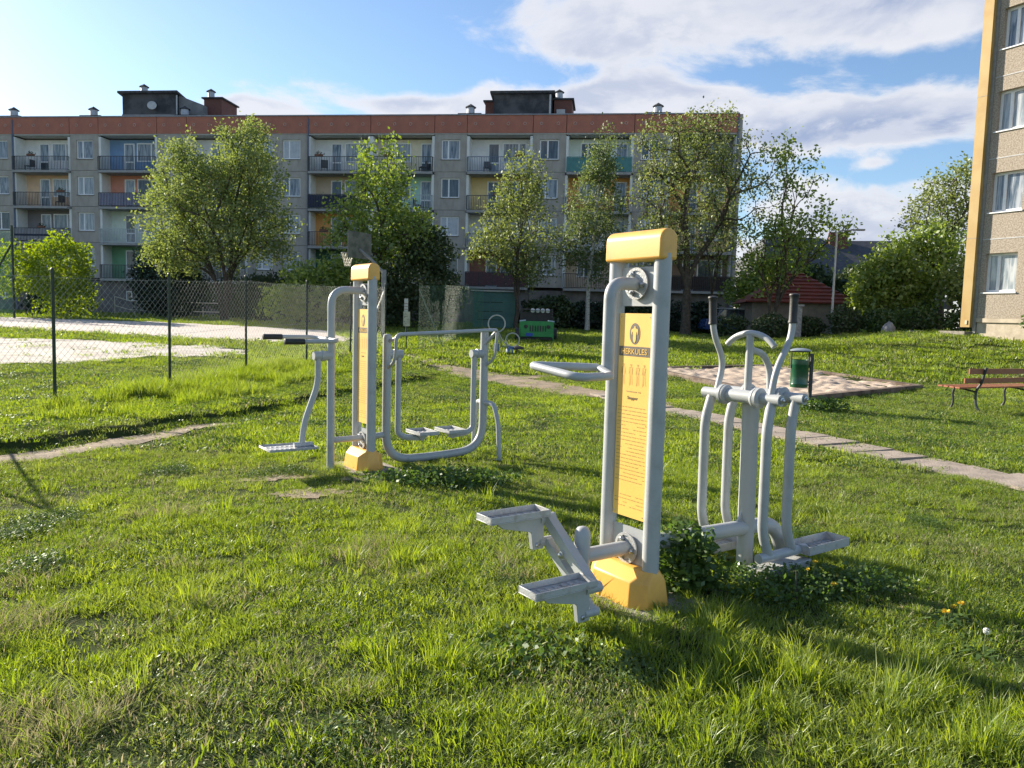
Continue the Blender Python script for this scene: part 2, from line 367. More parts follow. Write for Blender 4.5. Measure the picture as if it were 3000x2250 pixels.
while s_ < cum[-1] - .3:
    q = np.array([np.interp(s_, cum, SL[:, 0]), np.interp(s_, cum, SL[:, 1])]); q2 = np.array([np.interp(s_ + .1, cum, SL[:, 0]), np.interp(s_ + .1, cum, SL[:, 1])]) - q
    o = linked('paving_slab', slab_me, slab_root, (q[0] + rs.uniform(-.02, .02), q[1], gz(*q) + .002 + rs.uniform(-.006, .006)), rot=(rs.uniform(-.02, .02), rs.uniform(-.02, .02), math.atan2(q2[1], q2[0]) - PI / 2 + rs.uniform(-.03, .03)))
    s_ += .505
# ---------------------------------------------------------------- the long apartment block
AF = R(6.8); P0 = (-4.603, 56.3, 0)
block = thing('apartment_block', 'long grey four storey panel block with red parapet and coloured loggias behind the trees', 'building', P0, -AF)
M_ = 2.357; U0 = -34.4
FL = [3.68, 6.38, 9.08, 11.78]; TOP = 14.43; ROOF = 15.72; G0 = .2
stucco = mat('grey_aggregate_render', (.31, .285, .255), (.44, .41, .37), 2.4, .95, .3, 60, lo=.22, hi=.70, stretch=(1, 1, .35))
stucco_low = mat('dark_basement_render', (.13, .12, .115), (.19, .175, .165), 1.4, .95, .3, 40)
redp = mat('brick_red_parapet', (.46, .18, .12), (.38, .15, .11), 1.5, .9, .2, 50, lo=.3, hi=.7)
trimw = mat('pale_joint_trim', (.50, .50, .49), (.42, .42, .42), 5, .8)
roofing = mat('dark_roof_felt', (.035, .037, .04), (.07, .07, .075), 3, .9, .4, 30)
glass_m = {}
def glassmat(k, c, rough=.05):
    m = bpy.data.materials.new('window_glass_' + k); m.use_nodes = True; t = m.node_tree; b = t.nodes['Principled BSDF']
    tcn = t.nodes.new('ShaderNodeTexCoord'); oi = t.nodes.new('ShaderNodeObjectInfo'); mpn = t.nodes.new('ShaderNodeMapping')
    cb = t.nodes.new('ShaderNodeCombineXYZ'); t.links.new(MA('MULTIPLY', oi.outputs['Random'], 40.0, tree=t), cb.inputs[0]); t.links.new(cb.outputs[0], mpn.inputs['Location'])
    t.links.new(tcn.outputs['Object'], mpn.inputs[0]); mpn.inputs['Scale'].default_value = (5, 1, .5)
    f = noise(mpn.outputs[0], 1.5, 5, .6, .6, t)
    b.inputs['Roughness'].default_value = rough; b.inputs['Specular IOR Level'].default_value = .5; b.inputs['IOR'].default_value = 1.6
    t.links.new(MIXC(SMOOTH(f, .35, .65, t), c[0], c[1], t), b.inputs['Base Color'])
    return m
GL = [glassmat('dark', ((.03, .045, .06), (.10, .12, .14))), glassmat('curtain', ((.07, .10, .14), (.36, .39, .43))), glassmat('net_curtain', ((.18, .22, .26), (.46, .48, .50)))]
blind_m = mat('roller_shutter_slats', (.62, .66, .72), (.55, .58, .64), 4, .5)
def window_mesh(wd, ht, split=.38, k=0):
    """returns frame mesh and pane meshes, origin at bottom centre of the outside face, x along the wall, y inwards"""
    f = MB(); e = .085
    f.bx(-wd / 2, wd / 2, 0, .07, 0, e); f.bx(-wd / 2, wd / 2, 0, .07, ht - e, ht)
    f.bx(-wd / 2, -wd / 2 + e, 0, .07, e, ht - e); f.bx(wd / 2 - e, wd / 2, 0, .07, e, ht - e)
    xs = -wd / 2 + wd * split
    if split: f.bx(xs - .05, xs + .05, -.005, .065, e, ht - e)
    return f.mesh('window_frame', white_upvc), xs
def pane_mesh(x0, x1, z0, z1, m):
    p = MB(); p.bx(x0, x1, .035, .045, z0, z1); return p.mesh('pane', m)
def slats_mesh(x0, x1, z0, z1, m):
    p = MB(); z = z0
    while z < z1 - .02: p.bx(x0, x1, .024, .034, z, min(z + .06, z1)); z += .085
    return p.mesh('blind', m)
WT = {}
def add_window(parent, loc, wd, ht, split, kind, rz=0, sill=True):
    key = (wd, ht, split)
    if key not in WT:
        fm, xs = window_mesh(wd, ht, split); e = .085
        if split: rects = [(-wd / 2 + e, xs - .05), (xs + .05, wd / 2 - e)]
        else: rects = [(-wd / 2 + e, wd / 2 - e)]
        WT[key] = (fm, [[pane_mesh(a, b_, e, ht - e, g_) for g_ in GL] for a, b_ in rects], [slats_mesh(a, b_, e, ht - e, blind_m) for a, b_ in rects], {})
    fm, panes, sl_, _ = WT[key]
    w_ = linked('window', fm, parent, loc, rz)
    for i, pp in enumerate(panes): linked('pane', pp[(kind if kind < 3 else 1)], w_)
    if kind == 3:
        for s in sl_: linked('blind', s, w_)
    return w_
rw = random.Random(11)
# panels with an opening
def panel_mesh(wd, ht, holes, m, sill=None):
    g = MB(); j = .012; x0, x1 = -wd / 2 + j, wd / 2 - j; z0, z1 = j, ht - j
    hs = sorted(holes); cur = x0
    for (a, b_, c_, d_) in hs:
        g.bx(cur, a, 0, .2, z0, z1); g.bx(a, b_, 0, .2, z0, c_); g.bx(a, b_, 0, .2, d_, z1); cur = b_
    g.bx(cur, x1, 0, .2, z0, z1)
    for (a, b_, c_, d_) in hs: g.bx(a - .04, b_ + .04, -.06, .14, c_ - .035, c_ - .002, mi=1)
    return g.mesh('wall_panel', [m, mat('dark_sill', (.10, .11, .13), (.16, .16, .17), 5, .5)])
WW, WH, SILL = 1.36, 1.40, .87
pm1 = panel_mesh(M_, 2.7, [(-WW / 2, WW / 2, SILL, SILL + WH)], stucco)
pm2 = panel_mesh(2 * M_, 2.7, [(-1.07 - WW / 2, -1.07 + WW / 2, SILL, SILL + WH), (1.07 - WW / 2, 1.07 + WW / 2, SILL, SILL + WH)], stucco)
# backing behind the joints, core of the building
core = MB(); core.bx(-56, U0 + 23 * M_, 1.5, 12, G0 - 3, ROOF - .35); obj('core_wall', core, stucco_low, block, local=True)
bands = [(-6, 2, 'L'), (-4, 1, 'W')]
seq = [('B', 3), ('L', 2), ('W', 1), ('L', 2), ('W', 1), ('L', 2), ('S', 2), ('L', 2), ('L', 2), ('W', 1), ('L', 2), ('W', 1), ('L', 2), ('W', 1), ('L', 2)]
seq = [('S', 2), ('L', 2), ('W', 1)] + seq[1:]
uu = U0 - 5 * M_
colors = {'white': (.60, .61, .59), 'orange': (.62, .36, .18), 'peach': (.60, .40, .25), 'grey': (.16, .15, .16), 'blue': (.13, .24, .42), 'salmon': (.52, .20, .13),
          'pale_green': (.50, .58, .52), 'green': (.12, .28, .16), 'beige': (.50, .45, .36), 'tan': (.42, .33, .24), 'deep_orange': (.60, .28, .06), 'dark_green': (.04, .12, .08),
          'cream': (.58, .52, .38), 'mint': (.30, .52, .44), 'yellow': (.62, .47, .20), 'brick': (.26, .10, .07), 'brown': (.20, .13, .09)}
def wallc(k): g0_ = sum(colors[k]) / 3; c_ = tuple(min(.84, (q * .86 + g0_ * .14) * 1.42) for q in colors[k]); return mat('loggia_paint_' + k, c_, tuple(q * .86 for q in c_), 1.5, .85)
LOG = [None,  # off-frame column
       [('orange', 'open'), ('grey', 'striped'), ('peach', 'dark'), ('white', 'dark')],
       [('green', 'dark'), ('pale_green', 'white'), ('salmon', 'lilac'), ('blue', 'dark')],
       [('beige', 'dark'), ('cream', 'white'), ('orange', 'dark'), ('white', 'dark')],
       [('dark_green', 'open'), ('deep_orange', 'dark'), ('tan', 'navy'), ('white', 'dark')],
       [('beige', 'dark'), ('cream', 'white'), ('mint', 'white'), ('cream', 'dark')],
       [('brick', 'brick'), ('white', 'dark'), ('yellow', 'open_white'), ('white', 'bluegrey')],
       [('tan', 'dark'), ('white', 'white'), ('deep_orange', 'dark'), ('pale_green', 'teal')],
       [('brown', 'brownsolid'), ('yellow', 'dark'), ('deep_orange', 'dark'), ('grey', 'dark')]]
RAILC = {'dark': dark_metal, 'white': mat('pale_balcony_paint', (.45, .50, .50), (.40, .45, .46), 5, .6), 'teal': mat('teal_balcony_panel', (.10, .30, .30), (.08, .24, .25), 4, .6),
         'lilac': mat('lilac_balcony_sheet', (.33, .33, .45), (.28, .28, .40), 4, .7), 'navy': mat('navy_balcony_screen', (.02, .03, .07), (.03, .04, .09), 4, .8),
         'brick': mat('purple_brown_balcony', (.13, .06, .07), (.18, .08, .09), 8, .8), 'striped': mat('pale_balcony_screen', (.42, .42, .46), (.36, .36, .40), 5, .8),
         'bluegrey': mat('blue_grey_balcony_bars', (.10, .13, .20), (.14, .17, .24), 5, .6), 'brownsolid': mat('dark_brown_balcony', (.035, .025, .025), (.05, .035, .03), 5, .8)}
side_m = mat('white_loggia_fin', (.78, .79, .76), (.70, .71, .69), 2, .8)
slab_edge = mat('balcony_slab_concrete', (.30, .30, .30), (.36, .36, .36), 4, .9)
RAILMESH = {}
def rail_mesh(style, wd):
    if style in RAILMESH: return RAILMESH[style]
    g = MB(); m = RAILC.get(style, dark_metal); y = -.32; h = 1.05; solid = style in ('lilac', 'navy', 'brick', 'striped', 'brownsolid', 'teal')
    g.bx(-wd / 2, wd / 2, y, y + .05, h - .04, h); g.bx(-wd / 2, wd / 2, y, y + .04, .04, .08)
    for sx in (-1, 1):
        g.bx(sx * wd / 2 - .02, sx * wd / 2 + .02, y + .05, .04, h - .04, h); g.bx(sx * wd / 2 - .02, sx * wd / 2 + .02, y + .05, .04, .04, .08)
        for yy in (-.2, -.08): g.bx(sx * wd / 2 - .01, sx * wd / 2 + .01, yy, yy + .02, .08, h - .04)
    n = int(wd / .125)
    for i in range(n + 1):
        x = -wd / 2 + wd * i / n; r2 = .022 if i % 8 == 0 else .011
        g.bx(x - r2, x + r2, y + .005, y + .03, .08, h - .04)
    if style in ('open_white',):
        pass
    if solid:
        g.bx(-wd / 2 + .03, wd / 2 - .03, y + .035, y + .05, .1, h - .06, mi=1)
        if style == 'striped': g.bx(-wd / 2 + .03, wd / 2 - .03, y + .028, y + .0345, .42, .58, mi=2)
    me = g.mesh('balcony_railing', [dark_metal if style not in ('white', 'bluegrey', 'teal') else m, m, RAILC['navy']]); RAILMESH[style] = me; return me
li = 0; joints = []
LW = 2 * M_
sm = MB(); sm.bx(-LW / 2 + .1, LW / 2 - .1, -.35, 1.5, -.2, -.03); slab_mesh = sm.mesh('balcony_slab', slab_edge)
sm = MB(); sm.bx(-LW / 2 + .02, LW / 2 - .02, .0, 1.5, -.14, -.03); slab_mesh2 = sm.mesh('loggia_ceiling', mat('pale_loggia_ceiling', (.6, .6, .58), (.54, .54, .52), 2, .9))
fm_ = MB(); fm_.bx(-.09, .09, -.02, 1.5, 0, 2.5); fin_mesh = fm_.mesh('loggia_fin', side_m)
backmesh = {}
door_f = {}
def door_mesh():
    f = MB(); wd, ht = .85, 2.2; e = .08
    f.bx(-wd / 2, -wd / 2 + e, 0, .07, 0, ht); f.bx(wd / 2 - e, wd / 2, 0, .07, 0, ht); f.bx(-wd / 2 + e, wd / 2 - e, 0, .07, ht - e, ht); f.bx(-wd / 2 + e, wd / 2 - e, 0, .07, 0, .12); f.bx(-wd / 2 + e, wd / 2 - e, 0, .06, .75, .85)
    return f.mesh('balcony_door', white_upvc)
dm = door_mesh(); dpanes = [pane_mesh(-.345, .345, .85, 2.12, g_) for g_ in GL]; dlow = [pane_mesh(-.345, .345, .12, .75, g_) for g_ in GL]
pot_m = mat('terracotta_planter', (.20, .09, .06), (.14, .07, .05), 8, .8)
pp_ = MB()
rg = np.random.default_rng(5)
for _ in range(46):
    c0 = rg.normal(0, [.22, .07, .07]) + [0, 0, .2]; a_ = rg.normal(0, 1, 3); a_ /= np.linalg.norm(a_); b_ = np.cross(a_, rg.normal(0, 1, 3)); b_ /= np.linalg.norm(b_)
    pp_.raw([c0 - a_ * .06, c0 - b_ * .04, c0 + a_ * .06, c0 + b_ * .04], [(0, 1, 2, 3)], 1)
pp_.bx(-.3, .3, -.08, .08, 0, .14, 0)
def hx(k): return mat('planter_foliage', (.03, .05, .02), (.06, .09, .03), 9, .8)
plant_me = pp_.mesh('planter', [pot_m, hx(0)])
ch = MB(); ch.bx(-.25, .25, -.25, .25, .4, .45); ch.bx(-.25, .25, .2, .25, .45, .9)
for sx in (-.22, .22):
    for sy in (-.22, .22): ch.bx(sx - .02, sx + .02, sy - .02, sy + .02, 0, .4)
chair_me = ch.mesh('balcony_chair', mat('balcony_chair_plastic', (.05, .05, .06), (.09, .09, .1), 6, .5))
for kind, n in seq:
    wd = n * M_; cx = uu + wd / 2
    if kind in 'WS':
        for fi, fz in enumerate(FL):
            linked('wall_panel', pm1 if kind == 'W' else pm2, block, (cx, 0, fz))
            for off in ((0,) if kind == 'W' else (-1.07, 1.07)):
                kd = rw.choice([0, 1, 1, 2, 2, 3])
                if abs(cx - .9 + 1.2) < 1.0: kd = [0, 3, 0, 1][fi]
                if cx > -14 and cx < -12 and off > 0: kd = [1, 2, 1, 3][fi]
                if abs(cx + 28.6) < 1: kd = [2, 2, 2, 1][fi]
                add_window(block, (cx + off, .10, fz + SILL), WW, WH, .36 if kd else .42, kd)
    else:
        spec = LOG[li] if li < len(LOG) and LOG[li] else [('beige', 'dark')] * 4
        for fi, fz in enumerate(FL):
            wc, rl = spec[fi]
            key = wc
            if key not in backmesh:
                g = MB(); mirror = 1
                g.bx(-wd / 2 + .1, wd / 2 - .1, 1.05, 1.5, 0, 2.5); backmesh[key] = g.mesh('loggia_wall', wallc(wc))
            linked('loggia_wall', backmesh[key], block, (cx, 0, fz))
            mirrored = li in (5, 7)
            dx = -.55 if not mirrored else 1.55; wx = .95 if not mirrored else -.5
            d_ = linked('balcony_door', dm, block, (cx + dx, .99, fz + .02)); k0 = rw.choice([0, 1, 1, 2]); linked('pane', dpanes[k0], d_); linked('pane', dlow[rw.choice([0, 1])], d_)
            add_window(block, (cx + wx, .99, fz + .85), 1.75, 1.4, .68 if not mirrored else .3, rw.choice([0, 1, 1, 2, 2]))
            if rl != 'open': linked('balcony_railing', rail_mesh(rl, LW - .2), block, (cx, 0, fz - .02))
            else: linked('balcony_railing', rail_mesh('dark', LW - .2), block, (cx, 0, fz - .02))
            linked('balcony_slab', slab_mesh, block, (cx, 0, fz))
            if li in (1, 4, 5, 6) and fi > 0:
                BM = Matrix.Translation(Vector(P0)) @ Matrix.Rotation(-AF, 4, 'Z'); where = '%s floor %s walled balcony in the %s loggia column' % (('ground', 'second', 'third', 'top')[fi], wc.replace('_', ' '), {1: 'leftmost', 4: 'fourth', 5: 'fifth', 6: 'sixth'}[li])
                for nm, me_, pp3, lb in (('planter', plant_me, (cx + rw.uniform(-1.7, 1.7), -.28, fz + 1.035), 'leafy planter on the '), ('balcony_chair', chair_me, (cx + rw.uniform(-1.6, 1.6), .45, fz - .03), 'dark chair on the ')):
                    if nm == 'planter' and rl in ('navy', 'white'): continue
                    o = bpy.data.objects.new(nm, me_); COL.objects.link(o); o.location = BM @ Vector(pp3); o.rotation_euler = (0, 0, -AF + (rw.uniform(0, 6) if nm != 'planter' else 0))
                    tag(o, lb + where, nm.replace('balcony_', ''), {'planter': 'planters on the balcony rails', 'balcony_chair': 'chairs on the balconies'}[nm])
        linked('loggia_ceiling', slab_mesh2, block, (cx, 0, TOP + .1))
        for fi, fz in enumerate(FL):
            for sx in (-1, 1): linked('loggia_fin', fin_mesh, block, (cx + sx * (wd / 2 - .09), 0, fz))
        li += 1
    # parapet panel over the bay with its ring ornaments
    g = MB(); g.bx(-wd / 2 + .02, wd / 2 - .02, -.06, .25, TOP + .06, ROOF)
    for k in range(2 * n):
        g.tube([(-wd / 2 + (k + .5) * wd / (2 * n) + .10 * math.cos(a), -.072, (TOP + ROOF) / 2 + .06 + .10 * math.sin(a)) for a in np.linspace(0, 2 * PI, 9)[:-1]], .02, 4, closed=True, mi=1)
    ringm = mat('pale_ring_ornament', (.58, .46, .42), (.52, .40, .36), 5, .8)
    obj('parapet_panel', g, [redp, ringm], block, local=True).location.x = cx
    # basement wall under the bay
    g = MB(); bw = .9 if kind == 'L' else .8
    g.bx(-wd / 2 + .01, wd / 2 - .01, .04, .3, G0, 2.0); g.bx(-wd / 2 + .01, -bw / 2, .04, .3, 2.0, 2.75); g.bx(bw / 2, wd / 2 - .01, .04, .3, 2.0, 2.75); g.bx(-wd / 2 + .01, wd / 2 - .01, .04, .3, 2.75, FL[0] - .21)
    obj('basement_wall', g, stucco_low, block, local=True).location.x = cx
    add_window(block, (cx, .12, 2.0), bw, .75, .5, rw.choice([0, 1]))
    joints.append(uu); uu += wd
UE = uu
g = MB(); g.bx(joints[0], UE, -.12, 12.2, ROOF, ROOF + .08); obj('roof_edge', g, mat('pale_roof_flashing', (.30, .32, .36), (.22, .24, .28), 3, .5), block, local=True)
g = MB(); g.bx(joints[0], UE, -.035, -.0, TOP + .0, TOP + .05)
obj('parapet_trim', g, trimw, block, local=True)
g = MB(); g.bx(UE, UE + .22, -.06, 12, G0, ROOF); obj('gable_wall', g, stucco, block, local=True)
for u in (-10.83, UE - .05, U0 + 8 * 0 - .0):
    g = MB(); g.tube([(u, -.08, ROOF - .2), (u, -.08, .6)], .065, 8); obj('drainpipe', g, mat('blue_grey_drainpipe', (.09, .12, .20), (.12, .15, .22), 4, .5), block, local=True, smooth=True)
for (a, b_) in ((-10.83, 0), ):
    pass
# rooftop plant rooms
tar = mat('tarred_plant_room_wall', (.035, .037, .042), (.085, .085, .09), .9, .9, .4, 12, lo=.4, hi=.62)
redbrick = mat('roof_red_brick', (.17, .07, .055), (.13, .06, .05), 5, .9, .3, 40)
venttin = mat('zinc_vent', (.42, .45, .50), (.34, .36, .42), 5, .5, metal=.2)
greyr = mat('grey_plant_room_render', (.17, .175, .18), (.23, .23, .235), 2, .9)
def vent(parent, x, y, z, s=1.0):
    g = MB(); g.tube([(x, y, z), (x, y, z + .5 * s)], .27 * s, 10); o = obj('roof_vent', g, venttin, parent, local=True, smooth=True)
    g = MB(); g.lathe([(0, .38 * s), (.04, .38 * s), (.26 * s, .02)], (x, y, z + .5 * s), (0, 0, 1), 10); obj('vent_cap', g, roofing, o, local=True)
def room(x0, x1, y0, y1, z1, slope, m):
    g = MB()
    V = [(x0, y0, ROOF), (x1, y0, ROOF), (x1, y1, ROOF), (x0, y1, ROOF), (x0, y0, z1), (x1, y0, z1), (x1, y1, z1 - slope), (x0, y1, z1 - slope)]
    g.raw(V, [(0, 1, 2, 3), (4, 7, 6, 5), (0, 4, 5, 1), (1, 5, 6, 2), (2, 6, 7, 3), (3, 7, 4, 0)])
    o = obj('rooftop_plant_room', g, m, block, local=True)
    g = MB(); V = [(x0 - .25, y0 - .3, z1 + .02), (x1 + .25, y0 - .3, z1 + .02), (x1 + .25, y1 + .2, z1 - slope), (x0 - .25, y1 + .2, z1 - slope)]
    g.raw(V + [(a, b_, c_ + .16) for a, b_, c_ in V], [(0, 3, 2, 1), (4, 5, 6, 7), (0, 1, 5, 4), (1, 2, 6, 5), (2, 3, 7, 6), (3, 0, 4, 7)])
    obj('flat_roof', g, roofing, o, local=True); return o
rm1 = room(-28.0, -23.4, 4, 8.5, 18.55, .9, tar)
g = MB(); g.bx(-28.02, -23.4, 3.93, 3.99, ROOF, 16.95); obj('pale_base', g, greyr, rm1, local=True)
g = MB(); g.lathe([(0, .34), (.03, .36), (.1, .3)], (-25.3, 3.7, 17.6), (-.3, .9, -.25), 18); obj('satellite_dish', g, trimw, rm1, local=True, smooth=True)
g = MB(); g.tube([(-23.3, 3.9, 18.4), (-23.3, 3.9, 16.0)], .06, 6); obj('drainpipe', g, trimw, rm1, local=True)
def brickstack(x0, x1, y0, y1, z1):
    g = MB(); g.bx(x0, x1, y0, y1, ROOF, z1); o = obj('brick_chimney', g, redbrick, block, local=True)
    g = MB(); g.bx(x0 - .15, x1 + .15, y0 - .15, y1 + .15, z1 + .01, z1 + .12); obj('chimney_cap', g, roofing, o, local=True); return o
g = MB()
V = [(-23.35, 4.3, ROOF), (-21.3, 4.3, ROOF), (-21.3, 8.5, ROOF), (-23.35, 8.5, ROOF), (-23.35, 4.3, 18.5), (-21.3, 4.3, 17.75), (-21.3, 8.5, 17.75), (-23.35, 8.5, 18.5)]
g.raw(V, [(0, 1, 2, 3), (4, 7, 6, 5), (0, 4, 5, 1), (1, 5, 6, 2), (2, 6, 7, 3), (3, 7, 4, 0)]); obj('plant_room_annex', g, greyr, rm1, local=True)
brickstack(-21.6, -20.1, 5, 7.6, 18.4)
vent(block, -26.3, 4.3, 18.65, 1.0); vent(block, -21.2, 5.4, 18.55, 1.0)
rm2 = room(2.2, 6.6, 4, 8.5, 18.3, .7, tar)
brickstack(1.4, 2.9, 5, 7.6, 18.0); brickstack(6.75, 8.1, 4.6, 7.6, 18.0)
vent(block, 2.45, 5.4, 18.15, 1.0); vent(block, 7.1, 5.0, 18.15, 1.0)
g = MB(); g.tube([(6.5, 3.85, 18.2), (6.5, 3.85, 16)], .07, 6); obj('drainpipe', g, trimw, rm2, local=True)
g = MB(); g.bx(6.95, 7.6, 4.5, 4.59, 16.7, 17.3); obj('vent_hood', g, trimw, rm2, local=True)
for x in (-37.3, -30.3, .5, 14.5, -22.2):
    g = MB(); g.bx(x - .9, x + .9, 3.2, 4.6, ROOF + .08, 16.72); o = obj('roof_curb', g, roofing, block, local=True); vent(block, x - (.0 if x != -22.2 else .3), 3.7, 16.68, 1.1)

# ---------------------------------------------------------------- the right-hand block
eR = np.array([.466, -.885]); RR = math.atan2(-.885, .466)
tower = thing('apartment_block', 'beige pebble dashed block with an ochre corner pillar and white windows at the right edge', 'building', (16.8, 26.7, 0), RR)
pebble = mat('beige_pebble_dash', (.47, .405, .33), (.27, .225, .175), 22, .95, 1.0, 60, lo=.38, hi=.62, detail=4)
plinth = mat('cream_plinth', (.52, .45, .35), (.40, .34, .26), 4, .9, .2, 40)
ochre = mat('ochre_cladding', (.38, .235, .07), (.44, .31, .115), 1.1, .6, .05, 30, lo=.3, hi=.7)
greyedge = mat('grey_edge_render', (.34, .33, .30), (.27, .26, .24), 8, .9, .5, 60)
ZG = 1.0; fls = [1.93 + 2.76 * k for k in range(6)]
core = MB(); core.bx(-.83, 14, .35, 11, ZG - 1, 19.4); obj('core_wall', core, greyedge, tower, local=True)
# near-side return wall and panels, three bays reaching out of the frame
wsm = MB()
for k, z in enumerate(fls):
    for b_ in range(3):
        x0 = -.83 + b_ * 2.9; xw0 = x0 + .15; xw1 = xw0 + (1.08 if b_ == 0 else 1.6)
        g = MB(); z1 = z + 2.763; zs, zt = z + .90, z + 2.25
        for (a, c_, d_, e_) in ((x0, xw0, z, z1), (xw1, x0 + 2.888, z, z1), (xw0, xw1, z, zs), (xw0, xw1, zt, z1)): g.bx(a, c_, 0, .33, d_, e_)
        pn_ = obj('wall_panel', g, pebble, tower, local=True)
        g = MB(); g.bx(xw0 - .05, xw1 + .05, -.05, .2, zs - .04, zs - .003); obj('window_sill', g, white_upvc, pn_, local=True)
        wn = add_window(tower, ((xw0 + xw1) / 2, .17, zs), round(xw1 - xw0, 2), 1.35, .36, [2, 1, 2, 1, 0, 2][k])
g = MB()
for k, z in enumerate(fls[1:]): g.bx(-.82, 7.8, -.012, .02, z - .035, z + .0, 0)
obj('joint_sealant', g, trimw, tower, local=True)
g = MB(); g.bx(-.82, 7.85, .03, .34, ZG - .6, 1.78); g.bx(-.83, 7.87, -.03, .34, 1.78, 1.925); obj('plinth', g, plinth, tower, local=True)
g = MB(); g.bx(-1.28, -.94, -.20, .2, 1.60, 19.2); 
pil = obj('corner_pillar', g, ochre, tower, local=True)
g = MB(); g.bx(-.937, -.833, -.03, .3, 1.0, 19.2); obj('corner_strip', g, greyedge, tower, local=True)
g = MB(); g.bx(-1.10, -1.03, -.225, -.201, 1.70, 1.84); obj('junction_box', g, rail_white, pil, local=True)
g = MB(); g.bx(-1.283, -.937, -.203, .19, 4.72, 4.735); g.bx(-1.283, -.937, -.203, .19, 9.6, 9.615); obj('cladding_joint', g, greyedge, pil, local=True)
g = MB(); g.bx(-1.9, -.95, -.45, .2, .6, 1.45); obj('corner_footing', g, concrete, tower, local=True)

# ---------------------------------------------------------------- outdoor gym stations
UV = np.array([.574, -.819, 0]); NV = np.array([-.819, -.574, 0]); ZV = np.array([0, 0, 1.])
def frame_at(O):
    O = np.array(O, float)
    return lambda n, u, z: O + NV * n + UV * u + ZV * z
def text_mesh(s, size, m, name, extr=.0004):
    cu = bpy.data.curves.new(name, 'FONT'); cu.body = s; cu.size = size; cu.align_x = 'CENTER'; cu.extrude = extr; cu.resolution_u = 3
    ob = bpy.data.objects.new(name, cu); COL.objects.link(ob); bpy.context.view_layer.update()
    me = bpy.data.meshes.new_from_object(ob.evaluated_get(bpy.context.evaluated_depsgraph_get())); bpy.data.objects.remove(ob); me.name = name
    me.materials.clear(); me.materials.append(m); return me
def pylon(O, label, group, strip, title):
    root = thing('outdoor_gym_station', label, 'exercise machine', tuple(O), group=group); L = frame_at(O)
    for s in (-1, 1): obj('post', MB().tube([L(0, s * .172, .05), L(0, s * .172, 1.90)], .046, 24), paint, root, smooth=True)
    # cap : arched profile extruded along the width
    prof = [(-.062, 1.865), (.062, 1.865)] + [(.060 * math.cos(a), 1.972 + .056 * math.sin(a)) for a in np.linspace(.0, PI, 13)]
    g = MB(); g.prism([(q[0], q[1]) for q in prof], NV, ZV, -.216, .216, o=L(0, 0, 0), nrm=UV); obj('cap', g, yellow, root, bevel=.016, seg=4)
    # base cover
    def octo(n, u, z, c): return [L(n * sx, u * sy, z) + 0 for sx, sy in ()]
    def ring(n, u, z, c): return [L(a, b_, z) for a, b_ in ((n, -u + c), (n, u - c), (n - c * .8, u), (-n + c * .8, u), (-n, u - c), (-n, -u + c), (-n + c * .8, -u), (n - c * .8, -u))]
    g = MB(); V = ring(.150, .250, -.03, .085) + ring(.125, .230, .150, .080) + ring(.052, .215, .205, .03)
    g.raw(V, [tuple(range(8))] + [(r * 8 + i, r * 8 + (i + 1) % 8, (r + 1) * 8 + (i + 1) % 8, (r + 1) * 8 + i) for r in range(2) for i in range(8)] + [tuple(range(16, 24))])
    obj('base_cover', g, yellow, root, bevel=.007, seg=2, bang=15)
    g = MB(); ft = ring(.27, .36, -.09, .05) + ring(.27, .36, .016, .05); g.raw(ft, [tuple(range(8)), tuple(range(8, 16))] + [(i, (i + 1) % 8, 8 + (i + 1) % 8, 8 + i) for i in range(8)])
    obj('concrete_footing', g, concrete, root)
    # bracket plates, flange discs, bolts
    for zc, z0, z1 in ((1.745, 1.625, 1.835), (.287, .165, .405)):
        g = MB(); g.prism([(-.13, z0), (.13, z0), (.13, z1), (-.13, z1)], UV, ZV, -.004, .004, o=L(.0, 0, 0), nrm=NV); pl = obj('bracket_plate', g, paint, root)
        g = MB(); g.lathe([(0, .072), (.012, .072), (.012, .086), (.020, .086), (.020, .070), (.014, .070)], L(.006, 0, zc), NV, 36)
        dsc = obj('flange_disc', g, paint_worn, root, smooth=True)
        for a in (PI / 2 + .5, -.1, -PI / 2 - .45):
            g = MB(); g.lathe([(0, .016), (.014, .016), (.014, .011), (.022, .010), (.026, .004)], L(.02, .055 * math.cos(a), zc + .055 * math.sin(a)), NV, 8); obj('bolt', g, steel, dsc, smooth=True)
    # info board
    hb = .122; z0, z1 = .46, 1.585
    g = MB(); g.prism([(-hb, z0), (hb, z0), (hb, z1), (-hb, z1)], UV, ZV, .000, .008, o=L(.008, 0, 0), nrm=NV); board = obj('info_board', g, panelm, root)
    f0 = .0172
    g = MB(); g.raw([L(f0, hb - .004, 1.405), L(f0, hb - .004, 1.352), L(f0, -hb + .004, 1.352), L(f0, -hb + .004, 1.405)], [(0, 1, 2, 3)]); obj('name_strip', g, ink, board)
    # emblem : dark oval with a pale torso
    g = MB(); g.raw([L(f0, .040 * math.cos(a), 1.475 + .058 * math.sin(a)) for a in np.linspace(0, 2 * PI, 32)[:-1]], [tuple(range(31))]); em = obj('oval_emblem', g, ink, board)
    half = [(0, .040), (.005, .040), (.006, .031), (.012, .027), (.022, .025), (.0265, .016), (.0265, .004), (.020, -.008), (.0175, -.004), (.021, .006), (.018, .013), (.0135, .004), (.0105, -.012), (.0115, -.026), (.0085, -.040), (.0035, -.048), (0, -.048)]
    for sx in (-1, 1):
        g = MB(); pts = [L(f0 + .0015, sx * u, 1.475 + z) for u, z in half]; g.raw(pts, [tuple(range(len(pts)))]); obj('torso_figure', g, panelm, em)
